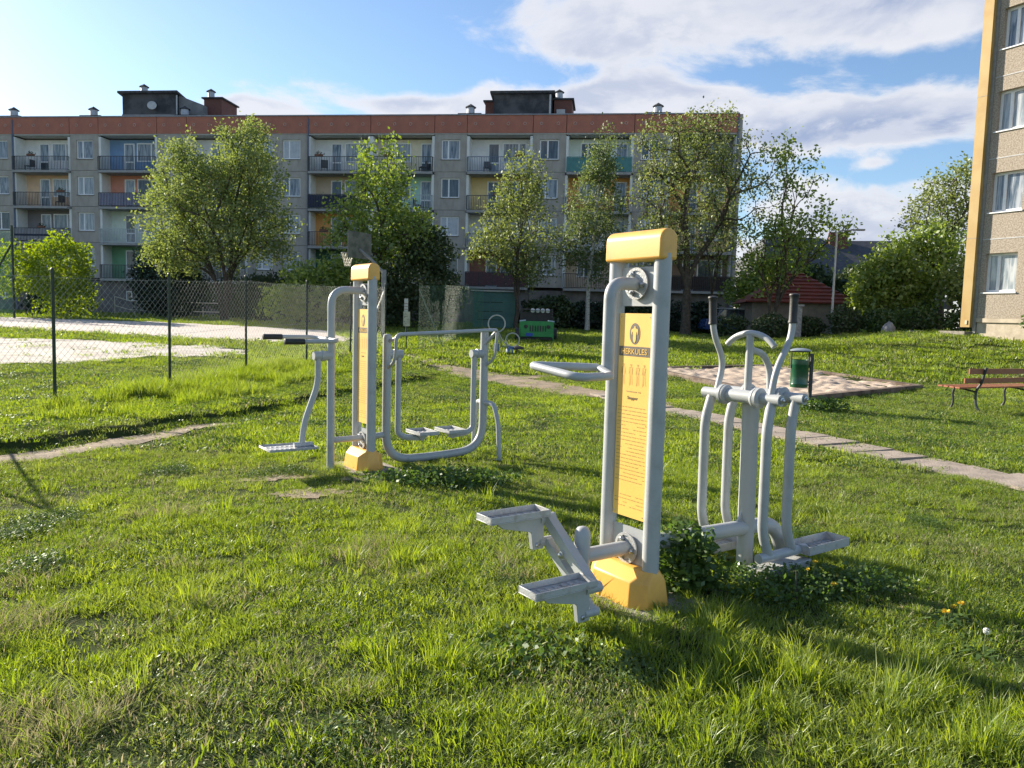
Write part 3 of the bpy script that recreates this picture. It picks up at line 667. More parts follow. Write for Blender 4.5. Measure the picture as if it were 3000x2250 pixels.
    if strip:
        me = text_mesh('HERKULES', .044, panelm, 'lettering'); o = bpy.data.objects.new('lettering', me); COL.objects.link(o); o.parent = board
        o.matrix_local = Matrix.Translation(Vector(L(f0 + .0012, 0, 1.363)) - Vector(wloc(board))) @ Matrix(((UV[0], 0, NV[0], 0), (UV[1], 0, NV[1], 0), (0, 1, 0, 0), (0, 0, 0, 1))) @ Matrix.Diagonal((.97, 1, 1, 1))
        me = text_mesh(title, .026, ink, 'title_lettering'); o = bpy.data.objects.new('title_lettering', me); COL.objects.link(o); o.parent = board
        o.matrix_local = Matrix.Translation(Vector(L(f0, 0, 1.115)) - Vector(wloc(board))) @ Matrix(((UV[0], 0, NV[0], 0), (UV[1], 0, NV[1], 0), (0, 1, 0, 0), (0, 0, 0, 1)))
    faint = mat('faint_print', (.46, .29, .09), (.38, .24, .08), 60, .5)
    g = MB(); rr = random.Random(4)
    def dash(u0, u1, z, t=.0035): g.raw([L(f0, u0, z), L(f0, u1, z), L(f0, u1, z + t), L(f0, u0, z + t)], [(0, 1, 2, 3)])
    z = 1.07
    while z > .50:
        if not (.585 < z < .64):
            u = -.112
            while u < .108:
                lw = rr.uniform(.012, .04)
                if rr.random() < .9: dash(u, min(u + lw, .112), z)
                u += lw + .007
        z -= .0205
    dash(-.05, .03, 1.155, .006); dash(.04, .06, 1.155, .006)
    tag(obj('printed_text', g, faint, board), kind='stuff')
    # exercise figures, thin outline drawings
    for k, uc in enumerate((-.078, -.02, .034, .082)):
        g = MB()
        def seg2(a, b_, t=.0022):
            a = np.array(a); b_ = np.array(b_); d = (b_ - a); d = d / np.linalg.norm(d); nn = np.array([-d[1], d[0]]) * t / 2
            g.raw([L(f0, q[0] + uc, q[1] + 1.245) for q in (a - nn, b_ - nn, b_ + nn, a + nn)], [(0, 1, 2, 3)])
        for a, b_ in (((0, .05), (.006, .062)), ((.006, .062), (-.006, .062)), ((-.006, .062), (0, .05)), ((-.012, .045), (.012, .045)), ((-.012, .045), (-.015, .01)), ((.012, .045), (.016 - .006 * k, .008)), ((-.008, .04), (-.007, 0)), ((.008, .04), (.007, 0)), ((-.007, 0), (-.009, -.055)), ((.007, 0), (.010 + .004 * (k % 2), -.05)), ((-.003, 0), (-.002, -.05))): seg2(a, b_)
        obj('figure_drawing', g, faint, board)
    for su in (-1, 1):
        for zz in (z0 + .02, .98, z1 - .02):
            g = MB(); g.lathe([(0, .004), (.002, .003)], L(.016, su * (hb - .012), zz), NV, 8); obj('rivet', g, steel, board)
    return root, L
def tray(L, n0, n1, u0, u1, z, lip=.035, gusset=True, root=None, name='foot_plate'):
    g = MB(); t = .006
    def B(a0, a1, b0, b1, z0, z1):
        V = [L(a, b_, c_) for a in (a0, a1) for b_ in (b0, b1) for c_ in (z0, z1)]
        g.raw(V, [(0, 1, 3, 2), (4, 6, 7, 5), (0, 4, 5, 1), (2, 3, 7, 6), (0, 2, 6, 4), (1, 5, 7, 3)])
    B(n0, n1, u0, u1, z - t, z)
    fl = .012
    for (a0, a1, b0, b1) in ((n0, n1, u0, u0 + t), (n0, n1, u1 - t, u1), (n0, n0 + t, u0 + t, u1 - t), (n1 - t, n1, u0 + t, u1 - t)): B(a0, a1, b0, b1, z + .0002, z + lip)
    k = int(abs(n1 - n0) / .045)
    for i in range(1, k):
        nn = n0 + (n1 - n0) * i / k
        for j, uu_ in enumerate((.3, .7)):
            uc = u0 + (u1 - u0) * uu_; B(nn - .011, nn + .011, uc - .018, uc + .018, z + .0004, z + .0045)
    return obj(name, g, paint_worn, root, bevel=.002, seg=1)

O1 = (.674, 4.2, 0.0); O2 = (-1.466, 7.6, 0.0)
st1, L1 = pylon(O1, 'near grey and yellow exercise pylon lettered HERKULES with a stepper and a walker', 'outdoor gym stations on the lawn', True, 'Stepper')
st2, L2 = pylon(O2, 'farther grey and yellow exercise pylon with a swing platform and twin hip swings', 'outdoor gym stations on the lawn', True, 'Surfer')
def T(name, P, r, root, m=paint, seg=18, rad=None, smooth=True, **kw):
    if rad: P = fillet(P, rad, 8)
    return obj(name, MB().tube(P, r, seg, **kw), m, root, smooth=smooth)
# --- station 1 : handle arm
T('handle_arm', [L1(.02, 0, 1.745), L1(.12, 0, 1.745), L1(.205, 0, 1.70), L1(.205, 0, 1.225)], .032, st1, rad=[.06, .10]) if False else T('handle_arm', [L1(.02, 0, 1.742), L1(.205, 0, 1.742), L1(.205, 0, 1.235)], .034, st1, rad=.16)
hl = [L1(.235, -.045, 1.292), L1(.575, -.19, 1.300), L1(.565, .19, 1.264), L1(.262, .10, 1.258), L1(.25, -.01, 1.288)]
T('handle_bar', fillet(hl, [.045, .08, .04], 8), .021, st1)
# --- station 1 : stepper
T('support_post', [L1(.34, 0, -.05), L1(.34, 0, .40), L1(.34, 0, .428), L1(.34, 0, .445), L1(.34, 0, .452)], [.044, .044, .040, .027, .008], st1)
T('support_arm', [L1(.02, 0, .287), L1(.34, 0, .290)], .040, st1)
T('pivot_hub', [L1(.34, 0, .318), L1(.475, 0, .318)], .026, st1)
def bar(a, b_, w_, d_, name, m=paint, root=st1, up=NV, bev=.003):
    a = np.array(a); b_ = np.array(b_); t = (b_ - a) / np.linalg.norm(b_ - a); s_ = np.cross(t, up); s_ /= np.linalg.norm(s_); q = np.cross(s_, t)
    V = [p + s_ * sx * w_ / 2 + q * sy * d_ / 2 for p in (a, b_) for sx in (-1, 1) for sy in (-1, 1)]
    g = MB(); g.raw(V, [(0, 1, 3, 2), (4, 6, 7, 5), (0, 4, 5, 1), (2, 3, 7, 6), (0, 2, 6, 4), (1, 5, 7, 3)]); return obj(name, g, m, root, bevel=bev)
lv = bar(L1(.445, -.165, .475), L1(.445, .215, .205), .058, .055, 'upper_lever')
bar(L1(.445, -.165, .345), L1(.445, .215, .080), .050, .040, 'lower_lever')
g = MB(); g.lathe([(0, .020), (.012, .020), (.014, .013), (.024, .012), (.028, .004)], L1(.473, 0, .318), NV, 12); obj('bolt', g, steel, st1, smooth=True)
for (uc, zt, nm) in ((-.175, .485, 'a'), (.215, .218, 'b')):
    T('lever_pivot', [L1(.40, uc, zt - .015), L1(.50, uc, zt - .015)], .028, st1)
    T('lever_pivot', [L1(.41, uc, zt - .14), L1(.50, uc, zt - .14)], .024, st1)
    g = MB(); g.prism([(.475, zt - .175), (.475, zt + .012), (.80, zt + .012), (.74, zt - .035), (.56, zt - .075), (.545, zt - .175)], NV, ZV, -.016, .016, o=L1(0, uc, 0), nrm=UV)
    fp = obj('pedal_bracket', g, paint, st1, bevel=.003)
    tray(L1, .475, .855, uc - .072, uc + .072, zt + .018, .032, root=st1)
    g = MB(); g.lathe([(0, .012), (.006, .012), (.01, .006)], L1(.52, uc + .016, zt - .15), UV, 10); obj('bolt', g, steel, fp, smooth=True)
# --- station 1 : walker
T('walker_beam', fillet([L1(-.02, 0, .290), L1(-1.0, 0, .262), L1(-1.32, 0, .25), L1(-1.42, 0, -.03)], [.02, .16], 6), .047, st1)
g = MB(); g.prism([(-.90, .28), (-1.0, .42), (-1.10, .28)], NV, ZV, -.006, .006, o=L1(0, 0, 0), nrm=UV); obj('gusset', g, paint, st1)
T('walker_post', [L1(-1.02, 0, -.05), L1(-1.0, 0, 1.07)], .052, st1)
for nA, nm in ((-.90, 0), (-1.13, 1)):
    T('axle_housing', [L1(nA, -.105, 1.10), L1(nA, .105, 1.10)], .040, st1)
    for s in (-1, 1):
        g = MB(); g.lathe([(0, .052), (.012, .060), (.020, .060), (.022, .055), (.028, .055), (.030, .062), (.05, .062), (.062, .045)], L1(nA, s * .095, 1.10), UV * s, 28); obj('bearing_flange', g, paint, st1, smooth=True)
        T('axle_end', [L1(nA, s * .155, 1.10), L1(nA, s * .29, 1.10)], .034, st1)
        g = MB(); g.lathe([(0, .020), (.008, .020), (.01, .012), (.018, .011), (.022, .004)], L1(nA, s * .291, 1.10), UV * s, 10); obj('bolt', g, steel, st1, smooth=True)
        T('walker_leg', [L1(nA, s * .225, 1.09), L1(nA + .045, s * .235, .93), L1(nA + .035, s * .235, .30), L1(nA - .03, s * .235, .16)], .030, st1, rad=[.08, .08])
# foot boards
for s in (-1, 1):
    uc = s * .235
    if s > 0: tray(L1, -1.66, -1.23, uc - .085, uc + .085, .130, .050, root=st1)
    else: tray(L1, -1.22, -.84, uc - .085, uc + .085, .07, .045, root=st1)
    T('pedal_pivot', [L1(-.84, uc, .145), L1(-1.30, uc, .145)], .030, st1)
    if s > 0: bar(L1(-.83, uc, .06), L1(-1.27, uc, .075), .15, .05, 'pedal_bracket', paint_worn, up=ZV)
# swinging handles with grips
for s, P in ((-1, [(-.93, -.215, 1.11), (-.985, -.215, 1.30), (-.865, -.215, 1.49), (-.852, -.215, 1.70)]), (1, [(-.90, .215, 1.11), (-.94, .215, 1.29), (-1.07, .215, 1.46), (-1.075, .215, 1.72)])):
    Q = fillet([L1(*q) for q in P], [.09, .09], 8); T('swing_handle', Q, .0195, st1)
    e = np.array(L1(*P[-1])); d = e - np.array(L1(*P[-2])); d /= np.linalg.norm(d)
    g = MB(); g.lathe([(0, .026), (.004, .028), (.020, .024), (.14, .0245), (.160, .027), (.166, .031), (.174, .029), (.178, .012)], e - d * .165, d, 20); obj('rubber_grip', g, rubber, st1, smooth=True)
# fixed T handle
T('fixed_handle_stem', [L1(-.96, 0, 1.12), L1(-.96, 0, 1.475)], .023, st1)
T('fixed_handle_bar', [L1(-.965, .215 * math.sin(a), 1.487 - .165 * (1 - math.cos(a * 1.05))) for a in np.linspace(-.95, .95, 17)], .019, st1)
T('fixed_handle_brace', fillet([L1(-.975, 0, 1.385), L1(-1.10, 0, 1.36), L1(-1.17, 0, 1.26), L1(-1.18, 0, 1.12)], .09, 6), .021, st1)
# --- station 2 : left side, pendulum board
T('handle_arm', [L2(.02, 0, 1.765), L2(.345, 0, 1.765), L2(.345, 0, -.02)], .037, st2, rad=.21)
T('support_arm', [L2(.02, 0, .31), L2(.345, 0, .307)], .030, st2)
T('pivot_hub', [L2(.345, 0, 1.13), L2(.42, 0, 1.13), L2(.425, 0, 1.13), L2(.445, 0, 1.13), L2(.45, 0, 1.13), L2(.52, 0, 1.13)], [.045, .045, .05, .05, .042, .042], st2)
T('pendulum_arm', [L2(.475, 0, 1.13), L2(.475, 0, .86), L2(.60, -.02, .50), L2(.625, -.03, .27)], .029, st2, rad=[.1, .1])
tray(L2, .52, .98, -.20, .14, .262, .016, root=st2)
T('board_pivot', [L2(.52, -.03, .28), L2(.70, -.03, .28)], .024, st2)
Hh = [L2(.40, 0, 1.295), L2(.40, -.20, 1.295), L2(.46, -.265, 1.300), L2(.86, -.265, 1.305)]
T('handle_bar', [L2(.76, .265, 1.275), L2(.42, .265, 1.28), L2(.365, .20, 1.285), L2(.385, -.20, 1.29), L2(.44, -.265, 1.30), L2(.80, -.265, 1.30)], .020, st2, rad=[.05, .04, .04, .05])
T('handle_mount', [L2(.345, 0, 1.29), L2(.40, 0, 1.29)], .025, st2)
for s in (-1, 1):
    g = MB(); g.lathe([(0, .026), (.01, .0265), (.17, .0265), (.18, .029), (.185, .018)], L2(.735 - .03 * (s > 0), s * .265, 1.30 - .025 * (s > 0)), NV, 16); obj('rubber_grip', g, rubber, st2, smooth=True)
# --- station 2 : right side, U frame with two swings
T('support_arm', [L2(-.02, 0, .31), L2(-.25, 0, .33)], .030, st2)
T('swing_frame', [L2(-.243, 0, 1.365), L2(-.243, 0, 1.35), L2(-.245, 0, 1.30), L2(-.245, 0, .12), L2(-.62, 0, .05), L2(-1.02, 0, .08), L2(-1.41, 0, .16), L2(-1.41, 0, 1.41)], [.03, .04, .045] + [.045] * 60, st2) if False else None
Q = fillet([L2(-.245, 0, 1.30), L2(-.245, 0, .06), L2(-.80, 0, .055), L2(-1.41, 0, .09), L2(-1.41, 0, 1.39)], [.30, .2, .34], 10)
Q = [L2(-.245, 0, 1.345), L2(-.245, 0, 1.335)] + Q
T('swing_frame', Q, [.020, .036] + [.044] * (len(Q) - 2), st2)
for nA, s in ((-.245, -1), (-1.41, 1)):
    T('pivot_hub', [L2(nA, 0, 1.14), L2(nA + s * .075, 0, 1.14), L2(nA + s * .078, 0, 1.14), L2(nA + s * .10, 0, 1.14), L2(nA + s * .103, 0, 1.14), L2(nA + s * .17, 0, 1.14)], [.046, .046, .052, .052, .044, .044], st2)
    na = nA + s * .13
    T('swing_arm', [L2(na, 0, 1.13), L2(na, 0, .33), L2(nA + s * .20, 0, .285), L2(nA + s * .38, 0, .265)], .030, st2, rad=[.15, .05])
    c_ = nA + s * .40
    tray(L2, min(c_ - s * .10, c_ + s * .12), max(c_ - s * .10, c_ + s * .12), -.16, .17, .315, .03, root=st2)
    g = MB(); g.prism([(c_ - .07, .308), (c_ + .07, .308), (c_, .235)], NV, ZV, -.05, .05, o=L2(0, 0, 0), nrm=UV); obj('pedal_bracket', g, paint, st2)
T('top_bar', [L2(-.25, .19, 1.235), L2(-.25, .20, 1.345), L2(-1.45, .20, 1.405), L2(-1.40, .03, 1.25)], .019, st2, rad=[.11, .05])
T('bar_stay', [L2(-.245, .0, 1.26), L2(-.28, .19, 1.325)], .016, st2)
T('bar_stay', fillet([L2(-.25, .19, 1.25), L2(-.25, .17, 1.08), L2(-.245, 0, .99)], .12, 6), .016, st2)
T('bar_stay', fillet([L2(-1.44, .20, 1.38), L2(-1.44, .17, 1.10), L2(-1.41, 0, .99)], .12, 6), .016, st2)
for s in (-1, 1):
    T('support_leg', [L2(-1.41, s * .02, .60), L2(-1.44, s * .16, .61), L2(-1.455, s * .235, .42), L2(-1.46, s * .27, -.02)], .026, st2, rad=[.09, .09])
    g = MB(); g.lathe([(0, .05), (.006, .05)], L2(-1.46, s * .27, .004), (0, 0, 1), 14); obj('foot_flange', g, steel, st2)

# ---------------------------------------------------------------- chain-link fences
wire = mat('galvanised_fence_wire', (.34, .36, .33), (.22, .25, .21), 3, .5, metal=.3)
gwire = mat('green_coated_wire', (.05, .16, .10), (.07, .2, .13), 3, .5)
def mesh_bay(parent, a, b, h, cell=.115, r=.0019, m=wire, sag=.02, cover=.0, name='wire_mesh'):
    a = np.array(a, float); b = np.array(b, float); Ld = np.linalg.norm(b[:2] - a[:2]); d = np.array([(b - a)[0], (b - a)[1], 0]) / Ld; nrm = np.array([-d[1], d[0], 0])
    g = MB(); k = -h
    def P(s, z): 
        f = s / Ld; base = a[2] + (b[2] - a[2]) * f
        return np.array([a[0], a[1], 0]) + d * s + ZV * (base + z - sag * math.sin(PI * f) * (z / h)) + nrm * .012 * math.sin(s * 3 + z * 2)
    V = []; F4 = []
    def seg_(p, q):
        t = q - p; t /= np.linalg.norm(t); s1 = np.cross(t, nrm); s1 /= np.linalg.norm(s1)
        i = len(V); V.extend([p + nrm * r, p + s1 * r, p - nrm * r * .6 - s1 * r, q + nrm * r, q + s1 * r, q - nrm * r * .6 - s1 * r])
        F4.extend([(i, i + 1, i + 4, i + 3), (i + 1, i + 2, i + 5, i + 4), (i + 2, i, i + 3, i + 5)])
    sl = 1.0
    x = -h
    while x < Ld:
        for dirn in (1, -1):
            # diagonal from (x,0) to (x+h,h) clipped to the bay
            s0, s1_ = max(x, 0), min(x + h, Ld)
            if s1_ - s0 > .02:
                zz0, zz1 = s0 - x, s1_ - x
                n_ = max(1, int((s1_ - s0) / .6)); pts = []
                for j in range(n_ + 1):
                    s = s0 + (s1_ - s0) * j / n_; z = zz0 + (zz1 - zz0) * j / n_
                    if dirn < 0: s_c, z = s, h - z
                    pts.append(P(s, z))
                for p, q in zip(pts[:-1], pts[1:]): seg_(p, q)
        x += cell
    for z in (h * .985, h * .5, .05):
        pts = [P(s, z) for s in np.linspace(0, Ld, 8)]
        for p, q in zip(pts[:-1], pts[1:]): seg_(p, q)
    g.raw(V, F4); return obj(name, g, m, parent)
def fence(name, label, pts, h, post_h, m_post=green_metal, r=.024, braces=(), **kw):
    root = thing(name, label, 'fence', (pts[0][0], pts[0][1], gz(*pts[0])))
    P3 = [(x, y, gz(x, y)) for x, y in pts]
    for p in P3:
        g = MB(); lean = rw.uniform(-.012, .012); g.tube([(p[0], p[1], p[2] - .1), (p[0] + lean, p[1], p[2] + post_h)], r, 10); po = obj('post', g, m_post, root, smooth=True)
        g = MB(); g.lathe([(0, r + .003), (.02, r * .8), (.028, r * .3)], (p[0] + lean, p[1], p[2] + post_h), (0, 0, 1), 10); obj('post_cap', g, dark_metal, po, smooth=True)
    for a, b in zip(P3[:-1], P3[1:]): mesh_bay(root, (a[0], a[1], a[2] + .03), (b[0], b[1], b[2] + .03), h, **kw)
    for (i, dx, dy, hh) in braces:
        p = P3[i]; g = MB(); q = (p[0] + dx, p[1] + dy); g.tube([(p[0], p[1], p[2] + hh), (q[0], q[1], gz(*q) - .02)], .018, 8); obj('brace', g, m_post, root, smooth=True)
    return root
fence('chain_link_fence', 'long chain link fence on dark posts along the sports court, left', [(-8.2, 6.4), (-7.4, 8.5), (-6.78, 11.35), (-6.03, 13.5), (-5.62, 16.2), (-5.15, 19.2), (-4.65, 22.0), (-4.15, 24.9)], 1.93, 2.04, braces=[(1, .55, 1.5, 1.95)])
fence('chain_link_fence', 'short run of green chain link fence with a slanting brace behind the sign', [(-3.03, 24.7), (-2.40, 27.0), (-1.90, 30.6), (-1.42, 35.5)], 2.02, 2.12, m_post=mat('faded_green_post', (.12, .19, .15), (.17, .24, .19), 6, .6), braces=[(0, .75, .6, 1.9)], m=gwire, cell=.12, r=.003)
# high ball-stop net at far left
bs = thing('ball_stop_fence', 'tall green ball stop fence with a diagonal strut at the far left', 'fence', (-24.6, 38.0, .8))
for x, y in ((-24.6, 38.0), (-28.6, 39.3), (-32.6, 40.6)):
    g = MB(); g.tube([(x, y, .5), (x, y, 5.35)], .055, 8); obj('post', g, green_metal, bs, smooth=True)
g = MB(); g.tube([(-24.6, 38, 4.5), (-27.1, 38.6, 1.0)], .045, 8); obj('brace', g, green_metal, bs, smooth=True)
mesh_bay(bs, (-24.6, 38.0, .8), (-28.6, 39.3, .8), 4.3, cell=.16, r=.006, m=mat('green_net_cord', (.03, .26, .15), (.04, .32, .2), 3, .6), name='net')
mesh_bay(bs, (-28.6, 39.3, .8), (-32.6, 40.6, .8), 4.3, cell=.16, r=.006, m=MATS['green_net_cord'], name='net')

# ---------------------------------------------------------------- litter bin
bx_, by_ = 5.41, 13.96; bz = gz(bx_, by_)
binr = thing('litter_bin', 'dark green cylindrical litter bin hung on a black post beside the sandbox', 'litter bin', (bx_, by_, bz))
g = MB(); g.box((bx_ + .02, by_, bz + .46), (.055, .055, 1.12)); obj('post', g, dark_metal, binr, bevel=.006)
bin_green = mat('glossy_green_bin', (.003, .065, .03), (.005, .085, .04), 8, .3, coat=.3)
cx, cy = bx_ - .20, by_ - .02
g = MB(); g.lathe([(0, .13), (.005, .150), (.06, .152), (.065, .156), (.075, .152), (.40, .155), (.41, .160), (.43, .160), (.50, .158), (.505, .15), (.49, .14), (.3, .14)], (cx, cy, bz + .40), (0, 0, 1), 28); obj('drum', g, bin_green, binr, smooth=True)
g = MB()
for sx in (-1, 1): g.box((cx + sx * .16, cy, bz + .90), (.02, .03, .30))
g.box((cx, cy, bz + 1.05), (.34, .03, .02)); g.box((bx_ - .02, cy, bz + .80), (.05, .03, .03)); g.box((bx_ - .02, cy, bz + .5), (.05, .03, .03)); obj('hanger_frame', g, dark_metal, binr)
g = MB(); g.lathe([(0, .185), (.012, .185), (.03, .15), (.045, .08), (.05, .01)], (cx, cy, bz + 1.065), (0, 0, 1), 24); obj('lid', g, mat('grey_bin_lid', (.20, .24, .28), (.26, .30, .34), 6, .35), binr, smooth=True)

# ---------------------------------------------------------------- park bench
bo = np.array([8.53, 14.10]); bz = gz(8.9, 14.6); bd = np.array([.912, .41]); bn_ = np.array([.41, -.912])   # bn_ points to the back side (towards camera)
bench = thing('park_bench', 'park bench with red brown slats and black cast iron legs seen from behind', 'bench', (bo[0], bo[1], bz))
wood = mat('red_brown_bench_wood', (.38, .135, .055), (.27, .09, .04), 7, .45, .2, 40, stretch=(1, 8, 8), coat=.15)
def BP(s, t, z): return np.array([bo[0] + bd[0] * s - bn_[0] * t, bo[1] + bd[1] * s - bn_[1] * t, bz + z])
def plank(s0, s1, t0, t1, z0, z1, tilt=0.0, name='slat'):
    g = MB(); V = []
    for s in (s0, s1):
        for (t, z) in ((t0, z0), (t1, z0 + tilt), (t1, z1 + tilt), (t0, z1)): V.append(BP(s, t, z))
    g.raw(V, [(0, 1, 2, 3), (7, 6, 5, 4), (0, 4, 5, 1), (1, 5, 6, 2), (2, 6, 7, 3), (3, 7, 4, 0)]); return obj(name, g, wood, bench, bevel=.004, seg=1)
for i in range(4): plank(-.42, 1.95, .02 + i * .115, .115 + i * .115, .425 + .003 * i, .455 + .003 * i, name='seat_slat')
plank(-.42, 1.95, -.075, -.045, .53, .625, 0, 'back_slat'); plank(-.38, 1.95, -.125, -.095, .70, .80, 0, 'back_slat')
for s in (0, 1.5):
    Qs = [BP(s, -.12, -.02), BP(s, -.02, .10), BP(s, .0, .25), BP(s, .0, .40), BP(s, -.095, .52), BP(s, -.13, .68), BP(s, -.165, .82)]
    T('back_leg', fillet(Qs, .08, 4), .022, bench, dark_metal, 8)
    T('front_leg', fillet([BP(s, .50, -.02), BP(s, .42, .12), BP(s, .46, .30), BP(s, .42, .41)], .08, 4), .020, bench, dark_metal, 8)
    T('seat_rail', [BP(s, .0, .36), BP(s, .22, .395), BP(s, .45, .41)], .018, bench, dark_metal, 8)

# ---------------------------------------------------------------- sandbox
SB = np.array([(3.75, 20.6), (7.6, 22.2), (9.30, 17.85), (5.48, 15.0)])
sbz = [gz(*q) for q in SB]
sbx = thing('sandbox', 'rectangular sandbox with weathered timber edging and pale trampled sand', 'sandbox', (*SB.mean(0), sum(sbz) / 4))
timber = mat('weathered_timber', (.085, .055, .042), (.20, .155, .12), 4, .9, .4, 40)
for i in range(4):
    a, b = SB[i], SB[(i + 1) % 4]; za, zb = sbz[i], sbz[(i + 1) % 4]; d = (b - a) / np.linalg.norm(b - a); nn = np.array([d[1], -d[0]])
    c_ = SB.mean(0); 
    if (c_ - a) @ nn > 0: nn = -nn
    e = .09 if i % 2 else 0; g = MB(); V = []
    for p, z in ((a - d * (.18 - e), za), (b + d * (.18 - e), zb)):
        for (o_, zz) in ((0, -.15), (.18, -.15), (.18, .10), (0, .10)): V.append((p[0] + nn[0] * o_, p[1] + nn[1] * o_, z + zz))
    g.raw(V, [(0, 1, 2, 3), (7, 6, 5, 4), (0, 4, 5, 1), (1, 5, 6, 2), (2, 6, 7, 3), (3, 7, 4, 0)]); obj('edge_board', g, timber, sbx, bevel=.01, seg=1)
k = 90; V = []; rgn = np.random.default_rng(2); hh = rgn.normal(0, 1, (k + 1, k + 1))
for _ in range(4): hh = (hh + np.roll(hh, 1, 0) + np.roll(hh, 1, 1) + np.roll(hh, -1, 0) + np.roll(hh, -1, 1)) / 5
for i in range(k + 1):
    for j in range(k + 1):
        u, v = i / k, j / k; p = (SB[0] * (1 - u) + SB[1] * u) * (1 - v) + (SB[3] * (1 - u) + SB[2] * u) * v
        z = (sbz[0] * (1 - u) + sbz[1] * u) * (1 - v) + (sbz[3] * (1 - u) + sbz[2] * u) * v
        V.append((p[0], p[1], z + .045 + .085 * hh[i, j] + .02 * math.sin(u * 9 + v * 4)))
g = MB(); g.raw(V, [(i * (k + 1) + j, i * (k + 1) + j + 1, (i + 1) * (k + 1) + j + 1, (i + 1) * (k + 1) + j) for i in range(k) for j in range(k)])
obj('sand', g, mat('play_sand', (.52, .42, .33), (.40, .31, .24), 4, .95, .5, 60), sbx, smooth=True)

# ---------------------------------------------------------------- play car panel
jx, jy = .87, 28.6; jz = gz(jx, jy)
jeep = thing('play_car', 'green wooden play car with a slotted grille and four white roof lamps', 'playground toy', (jx, jy, jz))
jg = mat('bright_green_play_panel', (.02, .20, .045), (.03, .26, .065), 3, .5); jd = mat('dark_play_panel', (.02, .02, .022), (.04, .03, .03), 6, .6)
def XB(x0, x1, y0, y1, z0, z1, m, name, parent=jeep, **kw):
    g = MB(); g.bx(jx + x0, jx + x1, jy + y0, jy + y1, jz + z0, jz + z1); return obj(name, g, m, parent, **kw)
front = XB(-.62, .60, 0, .03, .22, .80, jg, 'grille_panel', bevel=.01)
for i in range(7): XB(-.27 + i * .095, -.225 + i * .095, -.012, -.001, .42, .64, jd, 'grille_slot', front)
for sx in (-.41, .43):
    g = MB(); g.lathe([(0, .07), (.02, .06)], (jx + sx, jy - .001, jz + .60), (0, -1, 0), 16); obj('headlamp', g, jd, front)
XB(-.40, -.15, -.02, -.003, .24, .36, mat('blue_play_plate', (.02, .06, .35), (.03, .08, .4), 4, .5), 'blue_plate', front)
for s in (-1, 1):
    XB(-.64 if s < 0 else .60, -.61 if s < 0 else .63, .035, 1.5, .0, .78, jg, 'side_panel')
    g = MB(); V = [(jx + s * .64, jy - .01, jz + .78), (jx + s * .42, jy - .01, jz + .81), (jx + s * .42, jy + .7, jz + .81), (jx + s * .64, jy + .7, jz + .78)]
    V += [(a, b, c_ + .04) for a, b, c_ in V]; g.raw(V, [(0, 1, 2, 3), (4, 5, 6, 7), (0, 1, 5, 4), (1, 2, 6, 5), (2, 3, 7, 6), (3, 0, 4, 7)]); obj('wing', g, mat('pale_blue_play_wing', (.40, .52, .62), (.34, .46, .56), 4, .5), jeep)
    g = MB(); g.lathe([(0, .27), (.14, .27), (.15, .22)], (jx + s * .66, jy + 1.15 * (s > 0) + .15, jz + .27), (s, 0, 0), 20); obj('wheel', g, jd, jeep)
XB(-.60, .60, .04, .75, .70, .74, jg, 'bonnet')
XB(-.62, -.57, .80, .86, .75, 1.22, jd, 'windscreen_post'); XB(.57, .62, .80, .86, .75, 1.22, jd, 'windscreen_post'); XB(-.62, .62, .80, .86, 1.22, 1.27, jd, 'windscreen_bar')
XB(-.56, .56, 1.2, 1.26, .3, 1.15, jd, 'seat_back')
XB(-.60, .6, .1, 1.4, .12, .2, jd, 'floor_board')
for i in range(4):
    g = MB(); g.lathe([(0, .085), (.06, .08), (.08, .05)], (jx - .15 + i * .19, jy + .80, jz + 1.20), (0, -1, 0), 16); lp = obj('roof_lamp', g, trimw, jeep, smooth=True)
    XB(-.15 + i * .19 - .09, -.15 + i * .19 + .09, .70, .715, 1.185, 1.205, jd, 'lamp_bar', lp)

# ---------------------------------------------------------------- ring-handled spring toy
tx, ty = -.17, 24.3; tz = gz(tx, ty)
toy = thing('seesaw', 'small seesaw with two white ring handles and blue seats in the grass', 'playground toy', (tx, ty, tz))
def px_(dx, dz): return np.array([tx + dx, ty, tz + dz])
wr = mat('white_ring_handle', (.45, .45, .40), (.36, .36, .32), 6, .4)
T('ring_handle', arc(px_(-.36, .92), (1, 0, 0), (0, .15, 1), .265, 0, 2 * PI, 25)[:-1], .022, toy, wr, 8, closed=True)
T('ring_handle', arc(px_(.15, .42), (1, 0, 0), (0, .15, 1), .215, 0, 2 * PI, 25)[:-1], .020, toy, wr, 8, closed=True)
T('beam', [px_(-.36, .66), px_(-.28, .5), px_(-.18, .22), px_(.12, .18)], .035, toy, mat('yellow_green_beam', (.30, .34, .12), (.24, .28, .1), 5, .5), 8)
T('beam_rod', [px_(-.30, .66), px_(-.20, .45), px_(-.02, .22)], .020, toy, wr, 8)
blue = mat('blue_toy_plastic', (.06, .12, .24), (.09, .17, .32), 5, .5)
g = MB(); g.lathe([(0, .10), (.22, .09), (.24, .06)], px_(-.36, .06), (0, 0, 1), 12); obj('seat', g, blue, toy, smooth=True)
g = MB(); g.lathe([(0, .16), (.12, .15), (.22, .09)], px_(.10, .0), (0, 0, 1), 12); obj('seat', g, blue, toy, smooth=True)
T('spring', [px_(.30 + .05 * math.cos(a), .0 + a * .008) + np.array([0, .05 * math.sin(a), 0]) for a in np.linspace(0, 20, 60)], .012, toy, dark_metal, 6)
g = MB(); g.lathe([(0, .2), (.06, .18), (.10, .05)], px_(.33, .14), (0, 0, 1), 12); obj('rubber_base', g, jd, toy, smooth=True)

